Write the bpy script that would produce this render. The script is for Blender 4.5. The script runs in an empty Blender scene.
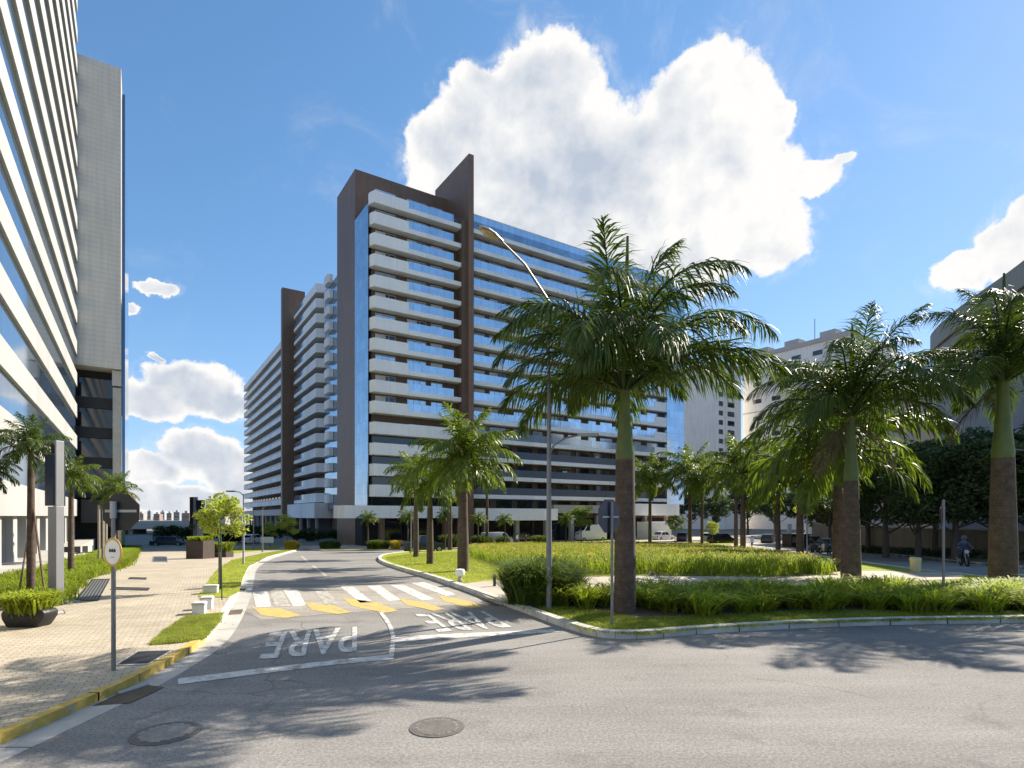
import bpy, bmesh, math, random
import numpy as np
from mathutils import Vector, Matrix
R = math.radians
random.seed(7); rng = np.random.default_rng(7)
scene = bpy.context.scene
col = scene.collection

# ------------------------------------------------------------------ camera, sky, sun, exposure
CAM_H, FOC, HX, HY = 2.7, 575.0, 512.0, 516.0
cd = bpy.data.cameras.new('camera'); cam = bpy.data.objects.new('camera', cd); col.objects.link(cam)
cam.location = (0, 0, CAM_H); cam.rotation_euler = (R(90), 0, 0)
cd.sensor_width = 36; cd.lens = 36*FOC/1024; cd.shift_y = (HY-384)/1024
cd.clip_end = 9000; cd.clip_start = 0.1
scene.camera = cam
SUN_AZ, SUN_EL = 52.0, 36.5          # azimuth from +Y towards +X
scene.view_settings.view_transform = 'Standard'; scene.view_settings.look = 'None'
scene.view_settings.exposure = 1.08; scene.view_settings.gamma = 1.0
scene.view_settings.use_curve_mapping = False
scene.render.engine = 'CYCLES'
scene.cycles.max_bounces = 8; scene.cycles.transparent_max_bounces = 8
try:
    scene.cycles.use_denoising = True
except Exception: pass
sl = bpy.data.lights.new('sun', 'SUN'); sl.energy = 5.0; sl.angle = R(0.5); sl.color = (1.0, 0.91, 0.78)
so = bpy.data.objects.new('sun', sl); col.objects.link(so)
sdir = Vector((math.sin(R(SUN_AZ))*math.cos(R(SUN_EL)), math.cos(R(SUN_AZ))*math.cos(R(SUN_EL)), math.sin(R(SUN_EL))))
so.rotation_euler = sdir.to_track_quat('Z', 'Y').to_euler()
so.location = sdir*200

def make_world():
    w = bpy.data.worlds.new('World'); scene.world = w; w.use_nodes = True
    nt = w.node_tree; nt.nodes.clear(); N = nt.nodes; L = nt.links
    def node(t, **k):
        n = N.new(t)
        for a, b in k.items(): setattr(n, a, b)
        return n
    def inp(n, i, v):
        if hasattr(v, 'is_output') or hasattr(v, 'links'): L.new(v, n.inputs[i])
        else: n.inputs[i].default_value = v
    def M(op, a, b=None, c=None, clamp=False):
        n = node('ShaderNodeMath', operation=op, use_clamp=clamp); inp(n, 0, a)
        if b is not None: inp(n, 1, b)
        if c is not None: inp(n, 2, c)
        return n.outputs[0]
    def smooth(x, a, b):
        n = node('ShaderNodeMapRange', interpolation_type='SMOOTHSTEP'); inp(n, 0, x); inp(n, 1, a); inp(n, 2, b)
        return n.outputs[0]
    tc = node('ShaderNodeTexCoord')
    sep = node('ShaderNodeSeparateXYZ'); L.new(tc.outputs['Generated'], sep.inputs[0])
    X, Y, Z = sep.outputs
    az = M('ARCTAN2', X, Y); el = M('ARCSINE', Z)
    def noise(vec, sc, det, ro, dist=0.0):
        n = node('ShaderNodeTexNoise'); n.noise_dimensions = '3D'
        L.new(vec, n.inputs['Vector']); n.inputs['Scale'].default_value = sc; n.inputs['Detail'].default_value = det
        n.inputs['Roughness'].default_value = ro; n.inputs['Distortion'].default_value = dist
        return n.outputs['Fac']
    gen = tc.outputs['Generated']
    # cumulus heaps, each an ellipse of sky in azimuth / elevation (deg): az, el, half width, half height
    def heap(px, py, rx, ry):
        a = math.atan((px-HX)/FOC); e = math.atan((HY-py)/FOC*math.cos(a))
        a2 = math.atan((px+rx-HX)/FOC); e2 = math.atan((HY-py+ry)/FOC*math.cos(a))
        return a, e, abs(a2-a), abs(e2-e)
    heaps = [(548,88,62,58),(490,118,56,58),(450,150,44,44),(590,165,84,70),(500,190,90,60),(700,96,62,62),(742,118,46,62),(690,190,110,90),(560,240,130,70),
             (640,170,70,64),(775,110,24,28),(800,180,42,20),(838,160,16,7),(765,235,50,46),(650,255,120,50),
             (1005,246,44,32),(960,270,34,22),(1032,222,40,34),
             (195,385,50,27),(150,400,42,22),(225,400,28,17),(200,450,40,24),(150,470,40,17),(228,468,28,22),(150,494,50,14),(215,498,60,15),(250,486,34,16),(190,508,110,9),(330,490,80,22),
             (152,287,22,8),(128,304,14,6),(158,354,8,3),(60,480,90,40)]
    acc = None
    cmb = node('ShaderNodeCombineXYZ'); L.new(az, cmb.inputs[0]); L.new(el, cmb.inputs[1])
    wn = node('ShaderNodeTexNoise'); L.new(gen, wn.inputs['Vector']); wn.inputs['Scale'].default_value = 9; wn.inputs['Detail'].default_value = 6; wn.inputs['Roughness'].default_value = .62
    ws = node('ShaderNodeVectorMath', operation='SUBTRACT'); L.new(wn.outputs['Color'], ws.inputs[0]); ws.inputs[1].default_value = (.5,.5,.5)
    wm = node('ShaderNodeVectorMath', operation='MULTIPLY_ADD'); L.new(ws.outputs[0], wm.inputs[0]); wm.inputs[1].default_value = (.075,.075,0); L.new(cmb.outputs[0], wm.inputs[2])
    P = wm.outputs[0]
    for h in heaps:
        a, e, ra, re = heap(*h)
        v = node('ShaderNodeVectorMath', operation='MULTIPLY_ADD'); L.new(P, v.inputs[0])
        v.inputs[1].default_value = (1/ra, 1/re, 0); v.inputs[2].default_value = (-a/ra, -e/re, 0)
        d = node('ShaderNodeVectorMath', operation='DOT_PRODUCT'); L.new(v.outputs[0], d.inputs[0]); L.new(v.outputs[0], d.inputs[1])
        m = M('SUBTRACT', 1.0, d.outputs['Value'])
        acc = m if acc is None else M('SMOOTH_MAX', acc, m, 0.35)
    mask = M('MAXIMUM', acc, -1.0)
    def puff(vec):
        v = node('ShaderNodeTexVoronoi'); v.feature = 'F1'; L.new(vec, v.inputs['Vector']); v.inputs['Scale'].default_value = 19
        v.inputs['Detail'].default_value = 2.5; v.inputs['Roughness'].default_value = .55; v.normalize = True
        return M('ADD', M('MULTIPLY', noise(vec, 9, 10, .66, .15), .64), M('MULTIPLY', M('SUBTRACT', 1.0, v.outputs['Distance']), .38))
    n1 = puff(gen)
    off = node('ShaderNodeVectorMath', operation='ADD'); L.new(gen, off.inputs[0]); off.inputs[1].default_value = (sdir.x*.035, sdir.y*.02, .03)
    n2 = puff(off.outputs[0])
    big = noise(gen, 3.0, 3, .45)
    dens = M('ADD', mask, M('MULTIPLY', M('SUBTRACT', n1, .545), 2.7))
    alpha = smooth(dens, -.05, .28)
    halo = M('MULTIPLY', smooth(dens, -.75, .1), M('MULTIPLY', smooth(noise(gen, 16, 8, .7, .6), .42, .75), .45))
    alpha = M('MAXIMUM', alpha, halo)
    thin = M('MULTIPLY', smooth(noise(gen, 3.4, 9, .68, 1.0), .50, .85), M('MULTIPLY', smooth(el, .12, .5), .40))
    alpha = M('MAXIMUM', alpha, thin)
    soft = noise(gen, 6, 3, .45, .3)
    softo = noise(off.outputs[0], 6, 3, .45, .3)
    lump = M('ADD', M('MULTIPLY', M('SUBTRACT', n1, n2), 2.0), M('MULTIPLY', M('SUBTRACT', soft, softo), 2.4))
    deep = M('MULTIPLY', smooth(mask, .04, .72), M('MULTIPLY_ADD', smooth(big, .36, .60), .66, M('MULTIPLY', smooth(el, .64, .40), .16)))
    shade = M('ADD', M('SUBTRACT', 1.06, M('MULTIPLY', deep, .88)), lump)
    shade = M('MINIMUM', M('MAXIMUM', shade, .05), 1.0)
    ramp = node('ShaderNodeMix', data_type='RGBA'); L.new(shade, ramp.inputs[0])
    ramp.inputs[6].default_value = (.235, .272, .33, 1); ramp.inputs[7].default_value = (.475, .47, .462, 1)
    sky = node('ShaderNodeTexSky', sky_type='NISHITA'); sky.sun_disc = False
    sky.sun_elevation = R(SUN_EL); sky.sun_rotation = R(SUN_AZ)
    sky.air_density = 1.0; sky.dust_density = .15; sky.ozone_density = 2.6; sky.altitude = 700
    hs = node('ShaderNodeVectorMath', operation='MULTIPLY'); L.new(sky.outputs[0], hs.inputs[0]); hs.inputs[1].default_value = (.71, 1.05, 1.15)
    cp = node('ShaderNodeVectorMath', operation='MULTIPLY_ADD'); L.new(hs.outputs[0], cp.inputs[0]); cp.inputs[1].default_value = (.07,.12,.075); cp.inputs[2].default_value = (1,1,1)
    cq = node('ShaderNodeVectorMath', operation='DIVIDE'); L.new(hs.outputs[0], cq.inputs[0]); L.new(cp.outputs[0], cq.inputs[1]); hs = cq
    b1 = node('ShaderNodeBackground'); L.new(hs.outputs[0], b1.inputs[0]); b1.inputs[1].default_value = .110
    b2 = node('ShaderNodeBackground'); L.new(ramp.outputs[2], b2.inputs[0]); b2.inputs[1].default_value = 1.0
    mx = node('ShaderNodeMixShader'); L.new(alpha, mx.inputs[0]); L.new(b1.outputs[0], mx.inputs[1]); L.new(b2.outputs[0], mx.inputs[2])
    out = node('ShaderNodeOutputWorld'); L.new(mx.outputs[0], out.inputs[0])
make_world()

# ------------------------------------------------------------------ ground shape and projection of plan points
def H(y):
    """height of the ground: level near the junction, a gentle fall to the avenue"""
    a, b, d = 22.0, 80.0, -1.7
    u = (y-a)/(b-a)
    if u <= 0: return 0.0
    if u >= 1: return d
    k = .18                                      # eased ends, straight middle
    if u < k: f = u*u/(2*k)
    elif u > 1-k: f = (1-k) - (1-u)**2/(2*k)
    else: f = u - k/2
    return d*f/(1-k)
def G(px, py, dz=0.0):
    lo, hi = .5, 4000.0
    m = (py-HY)/FOC
    for _ in range(60):
        y = (lo*hi)**.5
        if (CAM_H-H(y)-dz)/y > m: lo = y
        else: hi = y
    return Vector(((px-HX)/FOC*y, y, H(y)+dz))
def at(px, py, y): return Vector(((px-HX)/FOC*y, y, CAM_H+(HY-py)/FOC*y))
def plan(pts, dz=0.0): return [G(*p, dz) for p in pts]
AX = Vector((-.546, .838, 0)).normalized(); BX = Vector((AX.y, -AX.x, 0)); GRID = math.atan2(BX.y, BX.x)

# ------------------------------------------------------------------ materials
MATS = {}
def mat(name, c, rough=.7, metal=0, var=.12, vscale=2.0, bump=0, bscale=40, spec=.5, trans=0, fine=0, fscale=90, stain=0, emit=None):
    """principled material with large and fine procedural variation"""
    if name in MATS: return MATS[name]
    m = bpy.data.materials.new(name); m.use_nodes = True; nt = m.node_tree; N = nt.nodes; L = nt.links
    b = N['Principled BSDF']; b.inputs['Roughness'].default_value = rough; b.inputs['Metallic'].default_value = metal
    b.inputs['Specular IOR Level'].default_value = spec
    tc = N.new('ShaderNodeTexCoord'); src = tc.outputs['Object']
    no = N.new('ShaderNodeTexNoise'); L.new(src, no.inputs['Vector']); no.inputs['Scale'].default_value = vscale; no.inputs['Detail'].default_value = 6; no.inputs['Roughness'].default_value = .62
    mr = N.new('ShaderNodeMapRange'); L.new(no.outputs['Fac'], mr.inputs[0]); mr.inputs[1].default_value = .25; mr.inputs[2].default_value = .75
    mr.inputs[3].default_value = 1-var; mr.inputs[4].default_value = 1+var
    val = mr.outputs[0]
    if fine:
        n2 = N.new('ShaderNodeTexNoise'); L.new(src, n2.inputs['Vector']); n2.inputs['Scale'].default_value = fscale; n2.inputs['Detail'].default_value = 3
        m2 = N.new('ShaderNodeMapRange'); L.new(n2.outputs['Fac'], m2.inputs[0]); m2.inputs[1].default_value = .3; m2.inputs[2].default_value = .7
        m2.inputs[3].default_value = 1-fine; m2.inputs[4].default_value = 1+fine
        mm = N.new('ShaderNodeMath'); mm.operation = 'MULTIPLY'; L.new(val, mm.inputs[0]); L.new(m2.outputs[0], mm.inputs[1]); val = mm.outputs[0]
    if stain:                                     # vertical run-off streaks
        mp = N.new('ShaderNodeMapping'); L.new(src, mp.inputs[0]); mp.inputs['Scale'].default_value = (2.2, 2.2, .12)
        n3 = N.new('ShaderNodeTexNoise'); L.new(mp.outputs[0], n3.inputs['Vector']); n3.inputs['Scale'].default_value = 1.4; n3.inputs['Detail'].default_value = 5
        m3 = N.new('ShaderNodeMapRange'); L.new(n3.outputs['Fac'], m3.inputs[0]); m3.inputs[1].default_value = .35; m3.inputs[2].default_value = .7
        m3.inputs[3].default_value = 1; m3.inputs[4].default_value = 1-stain
        mm = N.new('ShaderNodeMath'); mm.operation = 'MULTIPLY'; L.new(val, mm.inputs[0]); L.new(m3.outputs[0], mm.inputs[1]); val = mm.outputs[0]
    vm = N.new('ShaderNodeVectorMath'); vm.operation = 'SCALE'; vm.inputs[0].default_value = c[:3]; L.new(val, vm.inputs['Scale'])
    L.new(vm.outputs[0], b.inputs['Base Color'])
    if bump:
        nb = N.new('ShaderNodeTexNoise'); L.new(src, nb.inputs['Vector']); nb.inputs['Scale'].default_value = bscale; nb.inputs['Detail'].default_value = 4
        bp = N.new('ShaderNodeBump'); bp.inputs['Strength'].default_value = bump; bp.inputs['Distance'].default_value = .02
        L.new(nb.outputs['Fac'], bp.inputs['Height']); L.new(bp.outputs[0], b.inputs['Normal'])
    if trans:
        t = N.new('ShaderNodeBsdfTranslucent'); tv = N.new('ShaderNodeVectorMath'); tv.operation = 'MULTIPLY'
        L.new(vm.outputs[0], tv.inputs[0]); tv.inputs[1].default_value = (1.5, 1.6, .7); L.new(tv.outputs[0], t.inputs[0])
        mx = N.new('ShaderNodeMixShader'); mx.inputs[0].default_value = trans
        L.new(b.outputs[0], mx.inputs[1]); L.new(t.outputs[0], mx.inputs[2]); L.new(mx.outputs[0], N['Material Output'].inputs[0])
    if emit:
        b.inputs['Emission Color'].default_value = (*emit[:3], 1); b.inputs['Emission Strength'].default_value = emit[3]
    MATS[name] = m
    return m
def nodes_of(m): return m.node_tree.nodes, m.node_tree.links, m.node_tree.nodes['Principled BSDF']

asphalt = mat('asphalt', (.222,.210,.195), .92, var=.14, vscale=.3, bump=.14, bscale=160, fine=.40, fscale=95, spec=.15)
def add_cracks(m, scale, width, dark):
    N, L, b = nodes_of(m); src = N['Texture Coordinate'].outputs['Object']
    wn = N.new('ShaderNodeTexNoise'); L.new(src, wn.inputs['Vector']); wn.inputs['Scale'].default_value = .6; wn.inputs['Detail'].default_value = 4
    wv = N.new('ShaderNodeVectorMath'); wv.operation = 'MULTIPLY_ADD'; L.new(wn.outputs['Color'], wv.inputs[0]); wv.inputs[1].default_value = (1.6,1.6,0); L.new(src, wv.inputs[2])
    vo = N.new('ShaderNodeTexVoronoi'); vo.feature = 'DISTANCE_TO_EDGE'; L.new(wv.outputs[0], vo.inputs['Vector']); vo.inputs['Scale'].default_value = scale
    mr = N.new('ShaderNodeMapRange'); L.new(vo.outputs['Distance'], mr.inputs[0]); mr.inputs[1].default_value = 0; mr.inputs[2].default_value = width
    mr.inputs[3].default_value = dark; mr.inputs[4].default_value = 1
    mk = N.new('ShaderNodeTexNoise'); L.new(src, mk.inputs['Vector']); mk.inputs['Scale'].default_value = .25
    mm = N.new('ShaderNodeMapRange'); L.new(mk.outputs['Fac'], mm.inputs[0]); mm.inputs[1].default_value = .45; mm.inputs[2].default_value = .58
    mxx = N.new('ShaderNodeMix'); mxx.data_type = 'FLOAT'; L.new(mm.outputs[0], mxx.inputs[0]); mxx.inputs[2].default_value = 1; L.new(mr.outputs[0], mxx.inputs[3])
    old = b.inputs['Base Color'].links[0].from_socket
    vm = N.new('ShaderNodeVectorMath'); vm.operation = 'SCALE'; L.new(old, vm.inputs[0]); L.new(mxx.outputs[0], vm.inputs['Scale']); L.new(vm.outputs[0], b.inputs['Base Color'])
add_cracks(asphalt, .16, .004, .62)
table_asph = mat('pale_asphalt', (.30,.27,.23), .88, var=.14, vscale=.6, bump=.5, bscale=50, fine=.26, fscale=30, spec=.25)
concrete = mat('concrete', (.40,.38,.34), .85, var=.16, vscale=1.1, bump=.25, bscale=30, fine=.12)
kerb_m = mat('kerb_concrete', (.50,.48,.43), .85, var=.30, vscale=1.6, bump=.4, bscale=18, fine=.15)
kerb_y = mat('kerb_yellow', (.50,.34,.07), .8, var=.34, vscale=2.2, bump=.3, bscale=20, fine=.2)
soil = mat('soil', (.10,.075,.05), .95, var=.3, vscale=2, bump=.6, bscale=15)
dry_ground = mat('dry_ground', (.17,.16,.12), .95, var=.3, vscale=.05, fine=.2, fscale=1)
lawn_m = mat('lawn', (.25,.275,.03), .9, var=.28, vscale=.8, bump=.7, bscale=60, fine=.35, fscale=26, spec=.15)
path_m = mat('path_paving', (.42,.36,.29), .85, var=.10, vscale=.8, fine=.12, fscale=20, bump=.2)
def weather(m):
    N, L, b = nodes_of(m); src = N['Texture Coordinate'].outputs['Object']
    def layer(scale, det, lo, hi, a, c, mp=None):
        n = N.new('ShaderNodeTexNoise'); n.inputs['Scale'].default_value = scale; n.inputs['Detail'].default_value = det; n.inputs['Roughness'].default_value = .65
        v = src
        if mp:
            q = N.new('ShaderNodeMapping'); L.new(src, q.inputs[0]); q.inputs['Rotation'].default_value = (0, 0, mp[0]); q.inputs['Scale'].default_value = mp[1]; v = q.outputs[0]
        L.new(v, n.inputs['Vector'])
        r = N.new('ShaderNodeMapRange'); L.new(n.outputs['Fac'], r.inputs[0]); r.inputs[1].default_value = lo; r.inputs[2].default_value = hi; r.inputs[3].default_value = a; r.inputs[4].default_value = c
        old = b.inputs['Base Color'].links[0].from_socket
        vm = N.new('ShaderNodeVectorMath'); vm.operation = 'SCALE'; L.new(old, vm.inputs[0]); L.new(r.outputs[0], vm.inputs['Scale']); L.new(vm.outputs[0], b.inputs['Base Color'])
    layer(24, 2, .30, .70, .72, 1.28)                                   # aggregate
    layer(60, 1, .60, .72, 1.0, 1.45)                                   # pale chips
    layer(.9, 8, .56, .70, 1.0, .74)                                    # oil and damp stains
    layer(.5, 6, .40, .62, .92, 1.08, (R(38), (.18, 2.2, 1)))           # tracks polished by turning traffic
    layer(.35, 5, .45, .60, 1.05, .90, (R(-12), (.3, 1.6, 1)))
weather(asphalt); weather(table_asph)
def paver_material():
    m = mat('sidewalk_pavers', (.45,.385,.285), .85, var=.20, vscale=.55, fine=.14, fscale=22, bump=.2)
    N, L, b = nodes_of(m); src = N['Texture Coordinate'].outputs['Object']
    mp = N.new('ShaderNodeMapping'); L.new(src, mp.inputs[0]); mp.inputs['Rotation'].default_value = (0, 0, R(-28))
    br = N.new('ShaderNodeTexBrick'); L.new(mp.outputs[0], br.inputs['Vector']); br.inputs['Scale'].default_value = 1
    br.inputs['Brick Width'].default_value = .22; br.inputs['Row Height'].default_value = .11; br.inputs['Mortar Size'].default_value = .008
    br.inputs['Color1'].default_value = (1,1,1,1); br.inputs['Color2'].default_value = (.80,.79,.78,1); br.inputs['Mortar'].default_value = (.42,.41,.40,1)
    old = b.inputs['Base Color'].links[0].from_socket
    vm = N.new('ShaderNodeVectorMath'); vm.operation = 'MULTIPLY'; L.new(old, vm.inputs[0]); L.new(br.outputs['Color'], vm.inputs[1]); L.new(vm.outputs[0], b.inputs['Base Color'])
    return m
pavers = paver_material()
white_paint = mat('road_paint_white', (.56,.54,.50), .8, var=.10, vscale=3, fine=.2, fscale=30)
yellow_paint = mat('road_paint_yellow', (.52,.36,.08), .8, var=.14, vscale=3, fine=.2, fscale=30)
def wear(m, base, lo, hi):
    """paint rubbed through to the asphalt in patches"""
    N, L, b = nodes_of(m); src = N['Texture Coordinate'].outputs['Object']
    n = N.new('ShaderNodeTexNoise'); L.new(src, n.inputs['Vector']); n.inputs['Scale'].default_value = 4; n.inputs['Detail'].default_value = 9; n.inputs['Roughness'].default_value = .75
    mr = N.new('ShaderNodeMapRange'); L.new(n.outputs['Fac'], mr.inputs[0]); mr.inputs[1].default_value = lo; mr.inputs[2].default_value = hi
    old = b.inputs['Base Color'].links[0].from_socket
    mx = N.new('ShaderNodeMix'); mx.data_type = 'RGBA'; L.new(mr.outputs[0], mx.inputs[0]); L.new(old, mx.inputs[6]); mx.inputs[7].default_value = (*base, 1); L.new(mx.outputs[2], b.inputs['Base Color'])
wear(white_paint, (.23,.21,.18), .48, .62); wear(yellow_paint, (.27,.24,.19), .48, .63)
wear(kerb_y, (.38,.35,.28), .54, .64)

white_wall = mat('white_render', (.93,.90,.86), .75, var=.04, vscale=.3, stain=.07)
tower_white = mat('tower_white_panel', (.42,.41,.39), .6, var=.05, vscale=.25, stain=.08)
grey_panel = mat('grey_ribbed_panel', (.58,.545,.49), .6, var=.07, vscale=.2, stain=.14)
def ribs(m, scale, lo, axis=2):
    N, L, b = nodes_of(m); src = N['Texture Coordinate'].outputs['Object']
    w = N.new('ShaderNodeTexWave'); w.bands_direction = 'XYZ'[axis]; L.new(src, w.inputs['Vector']); w.inputs['Scale'].default_value = scale
    mr = N.new('ShaderNodeMapRange'); L.new(w.outputs['Fac'], mr.inputs[0]); mr.inputs[1].default_value = 0; mr.inputs[2].default_value = .25; mr.inputs[3].default_value = lo; mr.inputs[4].default_value = 1
    old = b.inputs['Base Color'].links[0].from_socket
    vm = N.new('ShaderNodeVectorMath'); vm.operation = 'SCALE'; L.new(old, vm.inputs[0]); L.new(mr.outputs[0], vm.inputs['Scale']); L.new(vm.outputs[0], b.inputs['Base Color'])
ribs(grey_panel, .62, .90)
brown_panel = mat('brown_panel', (.21,.12,.072), .5, var=.18, vscale=.15, fine=.10, fscale=3, stain=.2)
brown_wall = mat('brown_wall', (.14,.09,.062), .8, var=.2, vscale=.5)
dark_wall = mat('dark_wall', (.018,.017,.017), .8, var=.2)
glass_blue = mat('blue_reflective_glass', (.42,.55,.68), .10, metal=.85, var=.16, vscale=.35)
glass_rail = mat('blue_balustrade_glass', (.56,.68,.80), .12, metal=.80, var=.14, vscale=.5)
glass_dark = mat('dark_glass', (.016,.02,.028), .06, var=.2, spec=.9)
glass_win = mat('window_glass', (.50,.62,.74), .10, metal=.85, var=.3, vscale=.9)
grey_rail = mat('grey_balustrade', (.10,.115,.14), .35, var=.15)
def mullions(m, wx, wz, dark=.55, t=.05):
    """fine joint lines between glass panes, plus a slightly different tilt of tone from pane to pane"""
    N, L, b = nodes_of(m); src = N['Texture Coordinate'].outputs['Object']
    sp = N.new('ShaderNodeSeparateXYZ'); L.new(src, sp.inputs[0])
    ad = N.new('ShaderNodeMath'); ad.operation = 'ADD'; L.new(sp.outputs[0], ad.inputs[0]); L.new(sp.outputs[1], ad.inputs[1])
    cb = N.new('ShaderNodeCombineXYZ'); L.new(ad.outputs[0], cb.inputs[0]); L.new(sp.outputs[2], cb.inputs[1])
    br = N.new('ShaderNodeTexBrick'); br.offset = 0; L.new(cb.outputs[0], br.inputs['Vector']); br.inputs['Scale'].default_value = 1
    br.inputs['Brick Width'].default_value = wx; br.inputs['Row Height'].default_value = wz; br.inputs['Mortar Size'].default_value = t
    br.inputs['Color1'].default_value = (1,1,1,1); br.inputs['Color2'].default_value = (.82,.84,.86,1); br.inputs['Mortar'].default_value = (dark,dark,dark,1)
    old = b.inputs['Base Color'].links[0].from_socket
    vm = N.new('ShaderNodeVectorMath'); vm.operation = 'MULTIPLY'; L.new(old, vm.inputs[0]); L.new(br.outputs['Color'], vm.inputs[1]); L.new(vm.outputs[0], b.inputs['Base Color'])
mullions(glass_blue, 1.3, 1.46, .72, .04); mullions(glass_rail, 1.25, 40, .62, .035)
mullions(white_wall, 2.75, 40, .84, .02); mullions(tower_white, 1.6, 40, .80, .022)
tower_glass = mat('tower_blue_glass', (.13,.20,.29), .05, metal=.75, var=.12, vscale=.3); mullions(tower_glass, 1.6, 40, .6, .05)
beige_wall = mat('beige_render', (.84,.79,.72), .8, var=.07, vscale=.2, stain=.14)
slab_grey = mat('grey_cladding', (.42,.39,.35), .6, var=.08, vscale=.1)
boundary_m = mat('boundary_wall_render', (.24,.19,.14), .9, var=.2, vscale=.6, stain=.2)
steel = mat('galvanised_steel', (.32,.33,.34), .45, metal=.6, var=.12, vscale=4)
pole_m = mat('grey_pole', (.19,.19,.19), .5, metal=.4, var=.15, vscale=4)
black_m = mat('black_paint', (.012,.012,.013), .5, var=.2)
dark_metal = mat('dark_metal', (.03,.03,.032), .55, metal=.4, var=.3, vscale=6, bump=.3, bscale=30)
iron = mat('cast_iron', (.13,.122,.11), .7, metal=.3, var=.35, vscale=9, bump=.5, bscale=45)
navy = mat('navy_sign', (.012,.02,.045), .35, var=.1)
sign_white = mat('sign_white', (.75,.74,.70), .5, var=.04)
sign_amber = mat('sign_amber', (.55,.34,.05), .5, var=.1)
lamp_amber = mat('lamp_lens', (.42,.32,.14), .15, var=.3, vscale=12)
wood = mat('wood_stake', (.16,.11,.07), .8, var=.25, vscale=6)
corten = mat('brown_planter', (.05,.034,.027), .7, var=.25, vscale=3)
bark = mat('bark', (.09,.075,.06), .9, var=.3, vscale=6, bump=.7, bscale=25)
shaft = mat('palm_crown_shaft', (.088,.115,.016), .5, var=.28, vscale=2.2)
def palm_bark():
    m = mat('palm_bark', (.088,.060,.043), .9, var=.5, vscale=3.4, bump=.5, bscale=28, fine=.22, fscale=16)
    ribs(m, 1.5, .86); return m
trunk_m = palm_bark()
frond_m = mat('palm_leaf', (.056,.086,.012), .52, var=.5, vscale=1.1, spec=.35, trans=.32)
frond_light = mat('palm_leaf_light', (.10,.135,.018), .45, var=.4, vscale=1.5, spec=.35, trans=.42)
leaf_dark = mat('tree_leaf_dark', (.045,.075,.022), .6, var=.5, vscale=1.2, trans=.28)
leaf_lime = mat('tree_leaf_lime', (.33,.36,.07), .6, var=.35, vscale=2.2, trans=.4)
leaf_mid = mat('tree_leaf_mid', (.13,.18,.03), .6, var=.4, vscale=1.6, trans=.3)
strap = mat('strap_leaf', (.30,.35,.04), .6, var=.6, vscale=1.3, spec=.14, trans=.38)
lily = mat('lily_leaf', (.21,.26,.03), .65, var=.40, vscale=.6, spec=.12, trans=.38)
blade = mat('grass_blade', (.25,.28,.035), .8, var=.35, vscale=1.2, trans=.3)
petal = mat('orange_petal', (.52,.36,.09), .6, var=.3, vscale=5, trans=.3)
tyre = mat('tyre_rubber', (.015,.015,.015), .85, var=.2)
rim_m = mat('alloy_rim', (.35,.35,.36), .35, metal=.8, var=.1)
car_glass = mat('car_glass', (.012,.014,.017), .06, var=.1, spec=.8)
light_m = mat('head_lamp', (.55,.56,.58), .15, var=.1)
red_m = mat('tail_lamp', (.25,.01,.01), .25, var=.1)

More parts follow.
